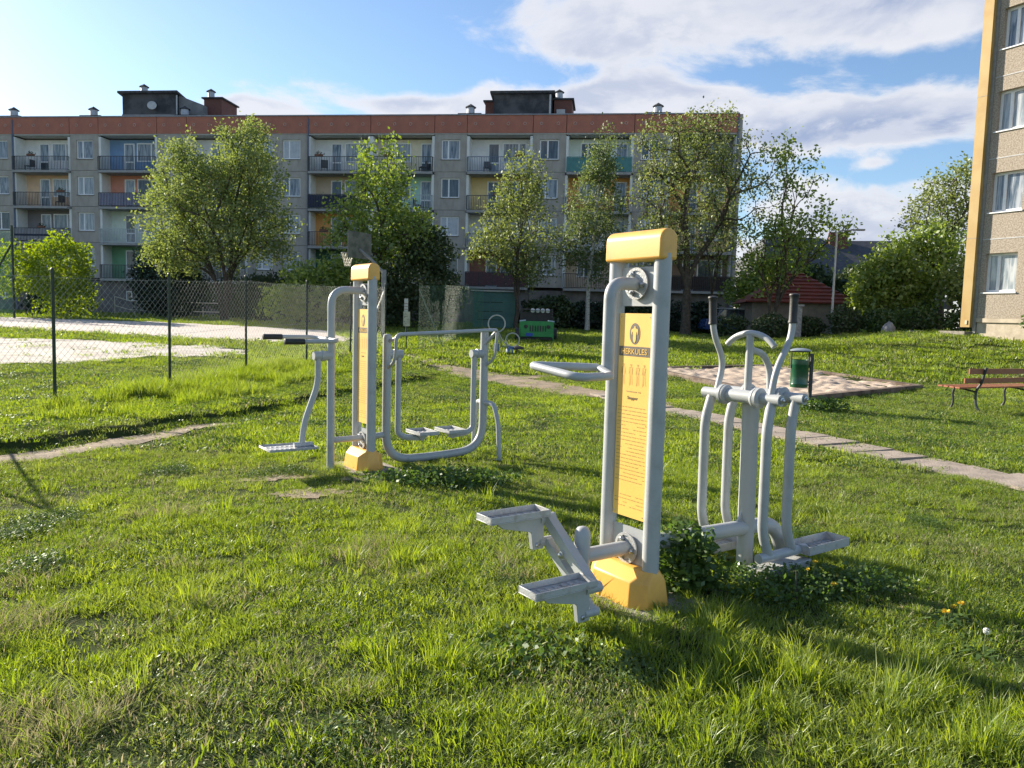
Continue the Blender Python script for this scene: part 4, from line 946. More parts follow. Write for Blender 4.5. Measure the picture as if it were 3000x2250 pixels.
# ---------------------------------------------------------------- small sign, basketball hoop, shed, handrails, lamp
sx_, sy_ = -3.25, 23.4; sz = gz(sx_, sy_)
sign = thing('sign_post', 'thin post with two small worn notice plates beside the fence gap', 'sign', (sx_, sy_, sz))
g = MB(); g.tube([(sx_, sy_, sz - .1), (sx_, sy_, sz + 1.62)], .022, 8); obj('post', g, green_metal, sign, smooth=True)
pale = mat('faded_sign_plate', (.55, .52, .38), (.38, .36, .27), 9, .6)
g = MB(); g.box((sx_ + .01, sy_ - .03, sz + 1.05), (.20, .012, .44)); obj('notice_plate', g, pale, sign)
g = MB(); g.box((sx_ - .01, sy_ - .03, sz + 1.46), (.115, .012, .40)); p2 = obj('notice_plate', g, mat('white_sign_plate', (.58, .57, .52), (.48, .46, .42), 14, .6), sign)
g = MB()
for z in (1.34, 1.42, 1.51): g.box((sx_ - .01, sy_ - .038, sz + z), (.10, .003, .018))
obj('print_band', g, mat('worn_red_print', (.30, .12, .10), (.2, .12, .1), 20, .7), p2)
g = MB()
rr = random.Random(8)
for _ in range(14): g.box((sx_ + .01 + rr.uniform(-.07, .07), sy_ - .0375, sz + 1.05 + rr.uniform(-.18, .18)), (rr.uniform(.01, .05), .003, rr.uniform(.006, .02)))
obj('print_marks', g, ink, bpy.data.objects['notice_plate'])

hx_, hy_ = -4.75, 28.2; hz = gz(hx_, hy_); hoop_m = mat('grey_weathered_steel', (.18, .19, .20), (.25, .25, .25), 6, .6)
hoop = thing('basketball_hoop', 'grey basketball post with a bent arm, pale backboard and hanging net behind the fence', 'basketball hoop', (hx_, hy_, hz))
g = MB(); g.box((hx_, hy_, hz + 1.25), (.15, .15, 2.55)); obj('post', g, hoop_m, hoop, bevel=.01)
T('arm', [(hx_, hy_, hz + 2.4), (hx_ - .45, hy_ + .1, hz + 2.85), (hx_ - .95, hy_ + .2, hz + 3.25)], .05, hoop, hoop_m, 8)
g = MB(); g.box((hx_ - .95, hy_ + .22, hz + 3.55), (.5, .9, 1.05), Matrix.Rotation(R(20), 3, 'Z')); 
g = MB(); Mr = np.array(Matrix.Rotation(R(62), 3, 'Z')); g.box((hx_ - .95, hy_ + .25, hz + 3.4), (1.3, .05, .95), Mr); obj('backboard', g, mat('scratched_backboard', (.07, .08, .065), (.16, .165, .14), 3, .6), hoop)
rc = np.array([hx_ - 1.35, hy_ + .05, hz + 3.1])
rim = T('rim', arc(rc, (1, 0, 0), (0, 1, 0), .225, 0, 2 * PI, 21)[:-1], .012, hoop, hoop_m, 6, closed=True)
g = MB()
for i in range(12):
    a0, a1 = i / 12 * 2 * PI, (i + 1) / 12 * 2 * PI
    for a, b in ((a0, a1), (a1, a0)): g.tube([rc + .22 * np.array([math.cos(a), math.sin(a), 0]), rc + np.array([.14 * math.cos(b), .14 * math.sin(b), -.3]), rc + np.array([.10 * math.cos(a), .10 * math.sin(a), -.48])], .008, 4)
obj('net', g, rail_white, rim)
T('white_stay', [(hx_ + .02, hy_ - .1, hz + 1.75), (hx_ - .42, hy_ - 1.3, hz + .0)], .022, hoop, rail_white, 6)

shx, shy = -1.05, 42.5; shz = gz(shx, shy)
shed = thing('shed', 'turquoise green metal shed by the grey block behind the fence', 'shed', (shx, shy, shz))
teal = mat('turquoise_shed_sheet', (.06, .16, .14), (.045, .13, .12), 1.6, .6, stretch=(1, 1, 2))
g = MB(); g.bx(shx - 1.2, shx + 1.2, shy, shy + 1.8, shz - .1, shz + 2.05); body = obj('shed_wall', g, teal, shed)
g = MB(); g.bx(shx - 1.35, shx + 1.35, shy - .15, shy + 1.95, shz + 2.055, shz + 2.13); obj('roof', g, trimw, shed)
for i in range(2):
    g = MB(); g.bx(shx - .95 + i * .72, shx - .27 + i * .72, shy - .03, shy - .002, shz + .05, shz + 1.9); dd = obj('door', g, teal, shed)
    g = MB()
    for z in (.5, .95, 1.45): g.bx(shx - .93 + i * .72, shx - .29 + i * .72, shy - .04, shy - .031, shz + z, shz + z + .04)
    obj('door_rib', g, green_metal, dd)
# cream handrails near the block
hr = thing('handrail', 'cream painted stair handrails with sloping ends in front of the dark basement', 'railing', (-23.5, 47.6, .9))
def rail_seg(x0, x1, y, zb=.9, slope=.0, first=False):
    Pz = lambda x: zb + (1.0 if x > x0 + .9 else 1.0 + (x0 + .9 - x) * .28)
    for f in (1.0, .45):
        T('rail', [(x0, y, zb + f * 1.0 + .28 * .9), (x0 + .95, y, zb + f * 1.0), (x1, y, zb + f * 1.0)], .028, hr, rail_white, 6)
    for x in np.linspace(x0, x1, 4 if x1 - x0 > 3 else 3): T('rail_post', [(x, y, zb - .1), (x, y, zb + 1.0 + (.25 if x == x0 else 0))], .03, hr, rail_white, 6)
rail_seg(-24.6, -20.9, 47.6); rail_seg(-22.3, -18.2, 48.6)

# ---------------------------------------------------------------- vegetation
def foliage_quads(C_, size, rg, flat=0.0, asp=.62):
    n = len(C_); a = rg.normal(0, 1, (n, 3)); a[:, 2] *= (1 - flat); a /= np.linalg.norm(a, axis=1)[:, None]
    q = rg.normal(0, 1, (n, 3)); b = np.cross(a, q); b /= np.linalg.norm(b, axis=1)[:, None]
    s = (size * rg.uniform(.65, 1.35, n))[:, None]
    return np.stack([C_ - a * s * .5, C_ - b * s * .5 * asp, C_ + a * s * .5, C_ + b * s * .5 * asp], 1)
def kmeans(P, k, rg):
    c = P[rg.choice(len(P), k, replace=False)]
    for _ in range(5):
        d = ((P[:, None] - c[None]) ** 2).sum(-1); l = d.argmin(1)
        for i in range(k):
            if (l == i).any(): c[i] = P[l == i].mean(0)
    return l
def tree(name, label, cat, base, blobs, fork, npts, lpp, lsize, lmat, bmat=None, r0=.16, seed=1, spread=.28, stems=1, group='trees in front of the grey block', lean=(0, 0), up=.55, holes=.0, gap=.45):
    """blobs: ellipsoids (x, y, z, rx, ry, rz, weight) relative to the base; branches are grown towards points sampled in them"""
    rg = np.random.default_rng(seed); bmat = bmat or bark; base = np.array(base, float); base[2] = gz(base[0], base[1])
    root = thing(name, label, cat, tuple(base), group=group)
    W_ = np.array([b[6] for b in blobs], float); W_ /= W_.sum(); pts = []
    ph = rg.uniform(0, 6, 6)
    while len(pts) < npts:
        b = blobs[rg.choice(len(blobs), p=W_)]; v = rg.normal(0, 1, 3); v /= np.linalg.norm(v); r = rg.uniform(.12, 1) ** .5
        p = np.array(b[:3]) + v * r * np.array(b[3:6])
        f = math.sin(p[0] * 1.9 + ph[0]) * math.sin(p[1] * 1.7 + ph[1]) * math.sin(p[2] * 2.1 + ph[2])
        if f > gap: continue
        pts.append(p)
    pts = np.array(pts) + base; g = MB(); leaves = []
    def bez(p0, d0, p1, k=4):
        c = p0 + d0 * np.linalg.norm(p1 - p0) * .45; j = rg.normal(0, 1, 3) * np.linalg.norm(p1 - p0) * .04
        return [(1 - t) ** 2 * p0 + 2 * t * (1 - t) * (c + j) + t * t * p1 for t in np.linspace(0, 1, k + 1)]
    def rec(p0, d0, P_, r, dep):
        n = len(P_)
        if n <= 2:
            for q in P_:
                pth = bez(p0, d0, q, 3); g.tube(pth, [max(r * .7, .007), max(r * .5, .006), .005, .004], 3, cap=False)
                for t, m_ in ((1.0, .55), (.66, .3), (.4, .15)):
                    c_ = p0 + (q - p0) * t; m2 = max(1, int(lpp * m_)); leaves.append(c_ + rg.normal(0, spread * (.6 + .4 * t), (m2, 3)))
            return
        k = 2 if n < 8 or rg.random() < .55 else 3
        l = kmeans(P_, k, rg)
        for i in range(k):
            S = P_[l == i]
            if not len(S): continue
            c = S.mean(0); e = p0 + (c - p0) * (.52 if dep < 2 else .6); e[2] -= .04 * np.linalg.norm(e[:2] - p0[:2])
            rr_ = max(r * (len(S) / n) ** .42, .008); pth = bez(p0, d0, e)
            g.tube(pth, list(np.linspace(min(r, rr_ * 1.3), rr_, len(pth))), 7 if r > .07 else (5 if r > .03 else 3), cap=False)
            d1 = pth[-1] - pth[-2]; d1 /= np.linalg.norm(d1) + 1e-9; d1 = d1 * (1 - up * .3) + np.array([0, 0, up * .3]); d1 /= np.linalg.norm(d1)
            rec(e, d1, S, rr_, dep + 1)
    lab = kmeans(pts[:, :], stems, rg) if stems > 1 else np.zeros(len(pts), int)
    for s in range(stems):
        S = pts[lab == s]; rs_ = r0 * (len(S) / len(pts)) ** .4; off = (S.mean(0) - base) * .04 * (stems > 1); off[2] = 0
        b0 = base + off * 1.0; top = b0 + np.array([lean[0], lean[1], fork]) + (S.mean(0) - base) * np.array([.16, .16, 0]) * (stems > 1)
        pth = [b0 - ZV * .1, b0 + ZV * .02, b0 * .75 + top * .25 + rg.normal(0, .03, 3), b0 * .35 + top * .65 + rg.normal(0, .04, 3), top]
        g.tube(pth, [rs_ * 1.5, rs_ * 1.35, rs_ * 1.05, rs_ * .95, rs_ * .85], 10, cap=False); d = top - pth[-2]; d /= np.linalg.norm(d)
        rec(top, d, S, rs_ * .85, 0)
    obj('trunk', g, bmat, root, smooth=True, ang=80)
    Lc = np.concatenate(leaves); Lc = Lc[Lc[:, 2] > base[2] + .25]
    V = foliage_quads(Lc, lsize, rg); V = V - np.array(root.location)
    me = quads('crown', V, lmat); o = bpy.data.objects.new('crown', me); COL.objects.link(o); o.parent = root
    return root
def shrub(name, label, cat, base, blobs, n, lsize, lmat, seed=1, group=None, stems=5, shell=.55, flat=0, sr=1.0):
    rg = np.random.default_rng(seed); base = np.array([base[0], base[1], gz(base[0], base[1])]); root = thing(name, label, cat, tuple(base), group=group)
    W_ = np.array([b[6] for b in blobs], float); W_ /= W_.sum(); cc = []
    ph = rg.uniform(0, 6, 3)
    nb = rg.multinomial(n, W_)
    for b, k in zip(blobs, nb):
        v = rg.normal(0, 1, (k, 3)); v /= np.linalg.norm(v, axis=1)[:, None]; r = rg.uniform(shell ** 2, 1, k) ** .5
        lump = 1 + .16 * np.sin(v[:, 0] * 5 + ph[0]) * np.sin(v[:, 2] * 6 + ph[1]) + .10 * np.sin(v[:, 1] * 11 + v[:, 0] * 9 + ph[2])
        cc.append(np.array(b[:3]) + v * (r * lump)[:, None] * np.array(b[3:6]))
    C_ = np.concatenate(cc) + base; C_ = C_[C_[:, 2] > base[2] + .02]
    me = quads('foliage', foliage_quads(C_, lsize, rg, flat) - base, lmat); o = bpy.data.objects.new('foliage', me); COL.objects.link(o); o.parent = root
    g = MB()
    for i in range(stems):
        b = blobs[i % len(blobs)]; tgt = np.array(b[:3]) + rg.normal(0, .45, 3) * np.array(b[3:6]); tgt[2] = abs(tgt[2]); st = np.array([rg.normal(0, .1) + b[0] * .7, rg.normal(0, .1) + b[1] * .7, -.05])
        g.tube([base + st, base + (st + tgt) / 2 + rg.normal(0, .05, 3), base + tgt], [.03 * sr, .02 * sr, .008 * sr], 5, cap=False)
    obj('stem', g, bark, root)
    return root
lf_lit = leaf('maple_leaves', (.12, .175, .035), (.21, .26, .07), (.16, .20, .07), .42)
lf_mid = leaf('sycamore_leaves', (.10, .165, .025), (.19, .255, .05), None, .45)
lf_young = leaf('young_olive_leaves', (.11, .155, .035), (.19, .225, .065), (.14, .18, .055), .42)
lf_birch = leaf('birch_leaves', (.08, .12, .035), (.14, .18, .06), None, .42)
lf_rust = leaf('bronze_green_leaves', (.11, .15, .042), (.18, .20, .062), (.12, .17, .045), .4)
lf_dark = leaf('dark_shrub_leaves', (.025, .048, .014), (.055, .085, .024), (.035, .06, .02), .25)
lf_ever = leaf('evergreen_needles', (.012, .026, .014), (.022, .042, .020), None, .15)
lf_bright = leaf('bright_spring_leaves', (.13, .20, .018), (.20, .27, .03), None, .5)
lf_green = leaf('hedge_leaves', (.035, .075, .014), (.065, .12, .022), (.03, .06, .014), .35)

tree('maple_tree', 'large round crowned tree in pale spring leaf, left of centre before the grey block', 'tree', (-15.7, 42.0, 0),
     [(-.8, 0, 5.6, 3.8, 3.6, 3.4, 4), (.8, 0, 7.6, 2.5, 2.5, 3.0, 2.2), (-2.0, .2, 7.3, 1.9, 2.1, 2.7, 1.6), (-2.3, 0, 3.9, 2.4, 2.3, 1.6, 1.2), (2.1, 0, 4.8, 2.1, 2.1, 2.0, 1.1), (1.2, 0, 9.3, 1.6, 1.6, 1.7, .7)], 1.9, 880, 38, .155, lf_lit, r0=.20, seed=3, stems=3, spread=.26, gap=.36)
tree('sycamore_tree', 'leafy green tree behind the farther yellow pylon cap', 'tree', (-6.6, 38.0, 0),
     [(-.2, 0, 5.3, 2.4, 2.2, 2.4, 3), (.1, 0, 7.2, 1.5, 1.5, 2.1, 1.6), (-.9, 0, 4.0, 1.9, 1.8, 1.4, 1), (1.6, 0, 4.6, 1.6, 1.5, 1.4, .8)], 2.1, 300, 26, .19, lf_mid, r0=.14, seed=5, spread=.27, gap=.40)
tree('young_lime_tree', 'slender airy tree with upward branches in front of the brown loggia column', 'tree', (.15, 42.0, 0),
     [(0, 0, 5.4, 2.1, 2.0, 2.9, 3), (.2, 0, 8.0, 1.2, 1.2, 1.9, 1.2), (-1.4, 0, 4.4, 1.5, 1.3, 1.2, .9), (.9, 0, 3.4, 1.5, 1.4, 1.2, .8)], 1.6, 340, 27, .155, lf_young, r0=.12, seed=8, spread=.26, gap=.34)
tree('birch_tree', 'tall narrow birch with a pale trunk and drooping twigs', 'tree', (4.1, 43.0, 0),
     [(.1, 0, 6.2, 1.7, 1.5, 3.0, 3), (.5, 0, 9.2, .8, .8, 2.2, 1.3), (-.9, 0, 4.8, 1.3, 1.2, 1.5, .8), (.8, 0, 3.6, 1.2, 1.2, 1.3, .6)], 2.6, 350, 34, .135, lf_birch, birchbark, r0=.12, seed=12, spread=.24, gap=.36)
tree('bronze_maple_tree', 'broad open tree with bronze green leaves reaching above the roof edge, right of centre', 'tree', (8.9, 40.0, 0),
     [(-.2, 0, 7.2, 3.2, 3.0, 3.6, 4), (-1.6, 0, 9.2, 1.7, 1.6, 2.2, 1.1), (.9, 0, 9.9, 1.7, 1.6, 2.0, 1.2), (2.6, 0, 6.6, 2.4, 2.0, 2.4, .75), (3.3, 0, 8.6, 1.4, 1.4, 1.8, .42), (-2.0, 0, 4.6, 1.7, 1.6, 1.6, .7)], 2.3, 640, 22, .145, lf_rust, r0=.24, seed=15, spread=.26, gap=.40)
tree('ash_tree', 'thin open tree with sparse leaves against the sky over the red tiled roof', 'tree', (12.6, 38.0, 0),
     [(.4, 0, 4.6, 2.0, 1.8, 1.9, 2.4), (.9, 0, 7.4, 1.5, 1.3, 2.1, 1.0), (2.4, 0, 5.2, 1.6, 1.3, 1.2, .8), (.2, 0, 9.0, .8, .8, 1.1, .22), (-.6, 0, 3.0, 1.4, 1.4, 1.0, 1.0)], 1.4, 230, 19, .19, lf_mid, r0=.13, seed=21, stems=3, spread=.27, gap=.34)
tree('slim_tree', 'slim bare stemmed tree in front of the right end of the grey block', 'tree', (11.2, 44.0, 0),
     [(0, 0, 6.5, 1.5, 1.5, 2.8, 2), (1.0, 0, 4.4, 1.2, 1.2, 1.2, .8)], 2.2, 120, 14, .15, lf_young, r0=.09, seed=24, spread=.28, gap=.3)
# trees beside the right-hand block
GR = 'trees beside the beige block'
tree('poplar_tree', 'tall airy tree beside the ochre pillar rising above the others', 'tree', (23.2, 42.0, 0),
     [(0, 0, 6.6, 2.2, 2.0, 2.3, 3), (.6, 0, 8.0, 1.8, 1.6, 1.5, 1.2), (-1.2, 0, 6.0, 1.4, 1.3, 1.3, .8)], 2.4, 300, 17, .17, lf_young, r0=.14, seed=31, group=GR, spread=.28, gap=.3)
for i, (x, y, rx, h, lab) in enumerate([(17.6, 37, 1.6, 4.0, 'low bushy tree just right of the street lamp'), (19.6, 38, 2.5, 5.4, 'round leafy tree midway between lamp and pillar'), (21.6, 35, 2.0, 4.6, 'leaning pale trunked tree next to the ochre pillar'), (15.3, 47, 2.4, 4.9, 'leafy tree behind the red tiled roof')]):
    tree('bushy_tree', lab, 'tree', (x, y, 0), [(0, 0, h * .58, rx, rx * .9, h * .36, 3), (.3 * rx, 0, h * .80, rx * .6, rx * .6, h * .22, 1), (-.5 * rx, 0, h * .45, rx * .7, rx * .7, h * .3, 1)], h * .22, 230, 30, .20, lf_mid if i != 2 else lf_lit, birchbark if i == 2 else None, r0=.11, seed=40 + i, group=GR, spread=.26, gap=.5, lean=(.25 if i == 2 else 0, 0))
# shrubs and hedges
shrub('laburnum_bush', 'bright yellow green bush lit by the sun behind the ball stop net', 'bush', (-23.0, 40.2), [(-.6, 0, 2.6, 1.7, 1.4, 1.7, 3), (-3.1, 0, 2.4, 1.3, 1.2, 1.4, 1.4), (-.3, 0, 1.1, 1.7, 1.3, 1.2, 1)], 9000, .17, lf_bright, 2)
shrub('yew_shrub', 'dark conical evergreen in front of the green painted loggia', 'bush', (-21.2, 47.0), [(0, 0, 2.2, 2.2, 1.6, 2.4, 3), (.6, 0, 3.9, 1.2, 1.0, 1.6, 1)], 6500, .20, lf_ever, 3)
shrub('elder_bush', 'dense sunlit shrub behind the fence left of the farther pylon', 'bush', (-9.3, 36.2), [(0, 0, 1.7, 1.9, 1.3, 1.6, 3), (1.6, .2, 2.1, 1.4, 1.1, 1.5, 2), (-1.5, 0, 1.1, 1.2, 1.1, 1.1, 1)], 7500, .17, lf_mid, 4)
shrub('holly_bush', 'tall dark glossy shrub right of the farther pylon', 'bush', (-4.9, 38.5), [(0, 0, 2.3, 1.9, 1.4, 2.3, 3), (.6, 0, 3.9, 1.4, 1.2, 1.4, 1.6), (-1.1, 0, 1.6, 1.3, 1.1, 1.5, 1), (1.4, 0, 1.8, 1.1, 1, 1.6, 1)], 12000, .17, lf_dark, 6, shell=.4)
GH = 'dark shrubs under the grey block'
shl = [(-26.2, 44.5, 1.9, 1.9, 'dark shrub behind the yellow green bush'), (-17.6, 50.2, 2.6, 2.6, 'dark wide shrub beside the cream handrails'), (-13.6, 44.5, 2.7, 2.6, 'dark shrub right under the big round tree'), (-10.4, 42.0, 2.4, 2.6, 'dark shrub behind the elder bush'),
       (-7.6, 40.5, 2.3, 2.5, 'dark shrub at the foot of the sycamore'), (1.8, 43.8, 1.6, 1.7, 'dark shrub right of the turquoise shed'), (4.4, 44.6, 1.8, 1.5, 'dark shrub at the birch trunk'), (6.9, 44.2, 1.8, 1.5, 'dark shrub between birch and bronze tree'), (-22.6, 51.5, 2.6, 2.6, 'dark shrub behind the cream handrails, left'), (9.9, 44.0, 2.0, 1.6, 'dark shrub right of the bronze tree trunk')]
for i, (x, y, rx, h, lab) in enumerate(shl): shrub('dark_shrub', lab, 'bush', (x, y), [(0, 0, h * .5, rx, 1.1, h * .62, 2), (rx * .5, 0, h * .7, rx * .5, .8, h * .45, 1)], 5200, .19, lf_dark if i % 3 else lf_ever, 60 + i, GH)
GQ = 'hedge bushes along the far edge of the lawn'
hl = [(12.2, 36.5, 1.0, 1.2, 'round bush left of the stone pillar gap'), (13.9, 36.6, .85, 1.0, 'round bush under the red roof, left'), (15.3, 35.6, .8, 1.35, 'upright bush behind the right walker grip'), (16.7, 35.0, .95, 1.15, 'clipped bush above the white rockery stone'), (18.1, 34.6, .9, 1.2, 'bright clipped bush right of the rockery stone'), (19.7, 34.0, .9, 1.0, 'low bush below the bird table'), (21.0, 33.0, .95, 1.2, 'low bush nearest the ochre pillar'), (10.6, 37.6, .8, 1.1, 'round bush right of the parked car')]
for i, (x, y, rx, h, lab) in enumerate(hl): shrub('hedge_bush', lab, 'bush', (x, y), [(0, 0, h * .5, rx, .8, h * .55, 1)], 2000, .13, lf_green if i in (3, 4, 5) else lf_dark, 80 + i, GQ)
shrub('lilac_bush', 'bushy green shrub against the plinth of the beige block at the right edge', 'bush', (17.15, 24.6), [(.1, 0, 1.0, .85, .8, 1.0, 2), (.5, -.2, 1.5, .6, .6, .7, 1)], 3800, .13, lf_green, 95)
# a far belt of trees hiding the horizon to the right
rgb = np.random.default_rng(77)
for i in range(5):
    x = 15 + i * 6.0; y = 62 + rgb.uniform(-5, 8); h = rgb.uniform(4.4, 6.0)
    shrub('distant_tree', 'distant dark tree %s' % ['left of the lamp behind the dark roof', 'behind the street lamp', 'right of the lamp', 'beyond the leafy trees', 'behind the leaning tree', 'beyond the ochre pillar', 'hidden by the beige block, nearest', 'hidden by the beige block, middle', 'hidden by the beige block, farthest'][i], 'tree', (x, y), [(0, 0, h * .55, 4, 3, h * .5, 2), (1.5, 0, h * .8, 2, 2, h * .25, 1)], 3500, .42, lf_dark, 100 + i, 'distant belt of trees')

# ---------------------------------------------------------------- houses, lamp, car, small things to the right
def house(name, label, P, xw, yw, zw, zr, rz, roofm, wallm, hip=1.0, over=.4, rows=0):
    root = thing(name, label, 'house', (P[0], P[1], P[2]), rz)
    g = MB(); g.bx(-xw, xw, -yw, yw, -1.5, zw); obj('wall', g, wallm, root, local=True)
    X, Yy = xw + over, yw + over; rx = max(xw - hip * yw, 0.0)
    V = [(-X, -Yy, zw), (X, -Yy, zw), (X, Yy, zw), (-X, Yy, zw), (-rx, 0, zr), (rx, 0, zr)]
    g = MB(); g.raw(V, [(0, 1, 5, 4), (1, 2, 5), (2, 3, 4, 5), (3, 0, 4), (0, 3, 2, 1)])
    rf = obj('roof', g, roofm, root, local=True)
    if rows:
        for i in range(rows):
            t0 = i / rows; g = MB()
            def pt(t, sx, lift): 
                a = np.array(V[0 if sx < 0 else 1]); b = np.array(V[4 if sx < 0 else 5]); return a + (b - a) * t + np.array([0, -.6, 1]) * lift
            q = [pt(t0 + .001, -1, .07), pt(t0 + .001, 1, .07), pt(min(t0 + 1 / rows, .999), 1, .012), pt(min(t0 + 1 / rows, .999), -1, .012)]
            lo = [pt(t0 + .001, -1, .0), pt(t0 + .001, 1, .0)]
            g.raw(q + lo, [(0, 1, 2, 3), (4, 5, 1, 0)]); obj('tile_course', g, roofm, rf, local=True)
    return root, rf
tilem = mat('dark_red_roof_tiles', (.20, .045, .035), (.14, .035, .03), 2, .7)
house('tiled_garage', 'low building with a dark red tiled hip roof behind the hedge', (14.7, 41.0, 1.2), 2.35, 2.1, 1.4, 3.1, R(-8), tilem, mat('garage_wall', (.16, .14, .12), (.22, .20, .17), 3, .9), 1.0, .4, 9)
slate = mat('grey_slate_roof', (.05, .055, .065), (.08, .085, .095), 3, .8)
h2, rf2 = house('gabled_house', 'far house with a grey slate roof behind the street lamp', (33.8, 75, 1.2), 5.5, 5, 4.4, 8.5, R(-12), slate, mat('house_wall', (.30, .29, .27), (.24, .23, .22), 2, .9), .3, .6)
g = MB(); g.bx(-3.6, -2.0, -1.2, -.2, 6.5, 9.2); obj('chimney', g, redbrick, rf2, local=True)
h3, rf3 = house('gabled_house', 'far house with a steep dark roof close to the end of the grey block', (24.2, 68, 1.2), 4.3, 5, 4.0, 7.9, R(6), slate, mat('white_house_wall', (.55, .54, .52), (.46, .45, .44), 2, .9), .35, .6)
g = MB(); g.tube([(-6.4, -5.7, 4.2), (-4.2, -1.2, 8.3)], .14, 4); obj('bargeboard', g, trimw, rf2, local=True)
# street lamp
lx, ly = 15.05, 36.6; lz = gz(lx, ly)
lamp = thing('street_lamp', 'slim concrete street lamp with a short arm pointing right', 'street lamp', (lx, ly, lz))
g = MB(); g.tube([(lx, ly, lz - .1), (lx, ly, lz + 4.95)], [.065, .045], 10); obj('pole', g, trimw, lamp, smooth=True)
T('arm', fillet([(lx, ly, lz + 4.85), (lx + .1, ly, lz + 5.0), (lx + .9, ly - .1, lz + 5.06)], .1, 4), .03, lamp, hoop_m, 8)
g = MB(); g.box((lx + 1.02, ly - .1, lz + 5.06), (.45, .18, .08)); obj('lamp_head', g, hoop_m, lamp, bevel=.02)
# parked car seen between the trees
cx_, cy_ = 12.3, 41.5; cz_ = gz(cx_, cy_)
car = thing('parked_car', 'white and dark blue parked car half hidden between tree trunks', 'car', (cx_, cy_, cz_))
def carprism(prof, y0, y1, m, name, parent=car, **kw):
    g = MB(); g.prism(prof, (1, 0, 0), (0, 0, 1), -y1, -y0, o=(cx_, cy_, cz_), nrm=(0, -1, 0)); return obj(name, g, m, parent, **kw)
carp = mat('blue_car_paint', (.03, .06, .20), (.035, .07, .22), 2, .25, coat=.5)
carprism([(-1.95, .3), (1.95, .3), (2.0, .62), (1.85, .82), (1.0, .92), (-1.1, .95), (-1.9, .88), (-2.0, .6)], 0, 1.65, carp, 'body', bevel=.05)
carprism([(-1.45, .93), (1.0, .90), (.45, 1.42), (-1.0, 1.46)], .12, 1.53, mat('dark_car_glass', (.02, .025, .03), (.10, .12, .14), 2, .08, spec=1), 'cabin', bevel=.06)
carprism([(-1.05, 1.465), (.5, 1.425), (.42, 1.47), (-1.0, 1.50)], .16, 1.49, mat('white_car_roof', (.6, .62, .64), (.54, .56, .58), 2, .3), 'roof')
for x in (-1.25, 1.25):
    for y in (-.02, 1.5):
        g = MB(); g.lathe([(0, .31), (.17, .31)], (cx_ + x, cy_ + y, cz_ + .31), (0, 1, 0), 18); wh = obj('wheel', g, rubber, car)
        g = MB(); g.lathe([(0, .18), (.18, .18)], (cx_ + x, cy_ + y - .006, cz_ + .31), (0, 1, 0), 14); obj('rim', g, steel, wh)
# bird table, rockery stones, stone pillar
bx2, by2 = 19.9, 35.5; bz2 = gz(bx2, by2)
bt = thing('bird_table', 'little bird house on a pale post among the bushes', 'bird house', (bx2, by2, bz2))
g = MB(); g.tube([(bx2, by2, bz2 - .1), (bx2, by2, bz2 + 1.1)], .04, 6); obj('post', g, mat('pale_wood_post', (.34, .30, .24), (.26, .22, .17), 8, .8), bt)
g = MB(); g.bx(bx2 - .14, bx2 + .14, by2 - .12, by2 + .12, bz2 + 1.1, bz2 + 1.45); bh = obj('box', g, mat('grey_wood_box', (.18, .19, .20), (.24, .24, .24), 8, .8), bt)
g = MB(); g.prism([(-.24, 1.46), (.24, 1.46), (0, 1.68)], (1, 0, 0), (0, 0, 1), -.18, .18, o=(bx2, by2, bz2), nrm=(0, 1, 0)); obj('roof', g, rail_white, bt)
rockm = mat('pale_rockery_stone', (.26, .26, .27), (.17, .17, .19), 4, .9, .6, 20)
def rock(x, y, r, sx, sz_, lab, seed, sunk=.35):
    rg = np.random.default_rng(seed); bm = bmesh.new(); bmesh.ops.create_icosphere(bm, subdivisions=2, radius=r)
    for v in bm.verts:
        n_ = 1 + .22 * math.sin(v.co.x * 7 / r * .4 + seed) * math.sin(v.co.y * 5 / r * .4 + seed * 2) + rg.uniform(-.06, .06); v.co *= n_; v.co.x *= sx; v.co.z *= sz_
    me = bpy.data.meshes.new('rock'); bm.to_mesh(me); bm.free(); me.materials.append(rockm); o = bpy.data.objects.new('rock', me); COL.objects.link(o)
    o.location = (x, y, gz(x, y) + r * sz_ * (1 - 2 * sunk) * .5 + .02); return tag(o, lab, 'rock', 'rockery stones by the hedge')
rock(16.5, 34.0, .34, .9, 1.3, 'blue grey pointed rockery stone in front of the clipped bush', 1); rock(17.5, 33.6, .30, 1.6, .45, 'flat pale rockery stone left of the bright bush', 2)
rock(21.0, 32.0, .16, 1.1, .9, 'small white stone by the last bush', 3); rock(20.4, 32.3, .12, 1.1, .9, 'smallest white stone in the flower bed', 4); rock(21.4, 32.1, .18, 1.1, .9, 'white stone nearest the ochre pillar', 5)
gp = MB(); gp.bx(-.16, .16, -.16, .16, -.1, 1.5); gp.bx(-.22, .22, -.22, .22, 1.505, 1.6)
o = obj('garden_pillar', gp, mat('pale_pillar_stone', (.34, .34, .35), (.22, .22, .24), 8, .9, .4, 30), None, local=True); o.location = (13.2, 36.0, gz(13.2, 36.0)); tag(o, 'pale stone garden pillar between two hedge bushes', 'pillar')

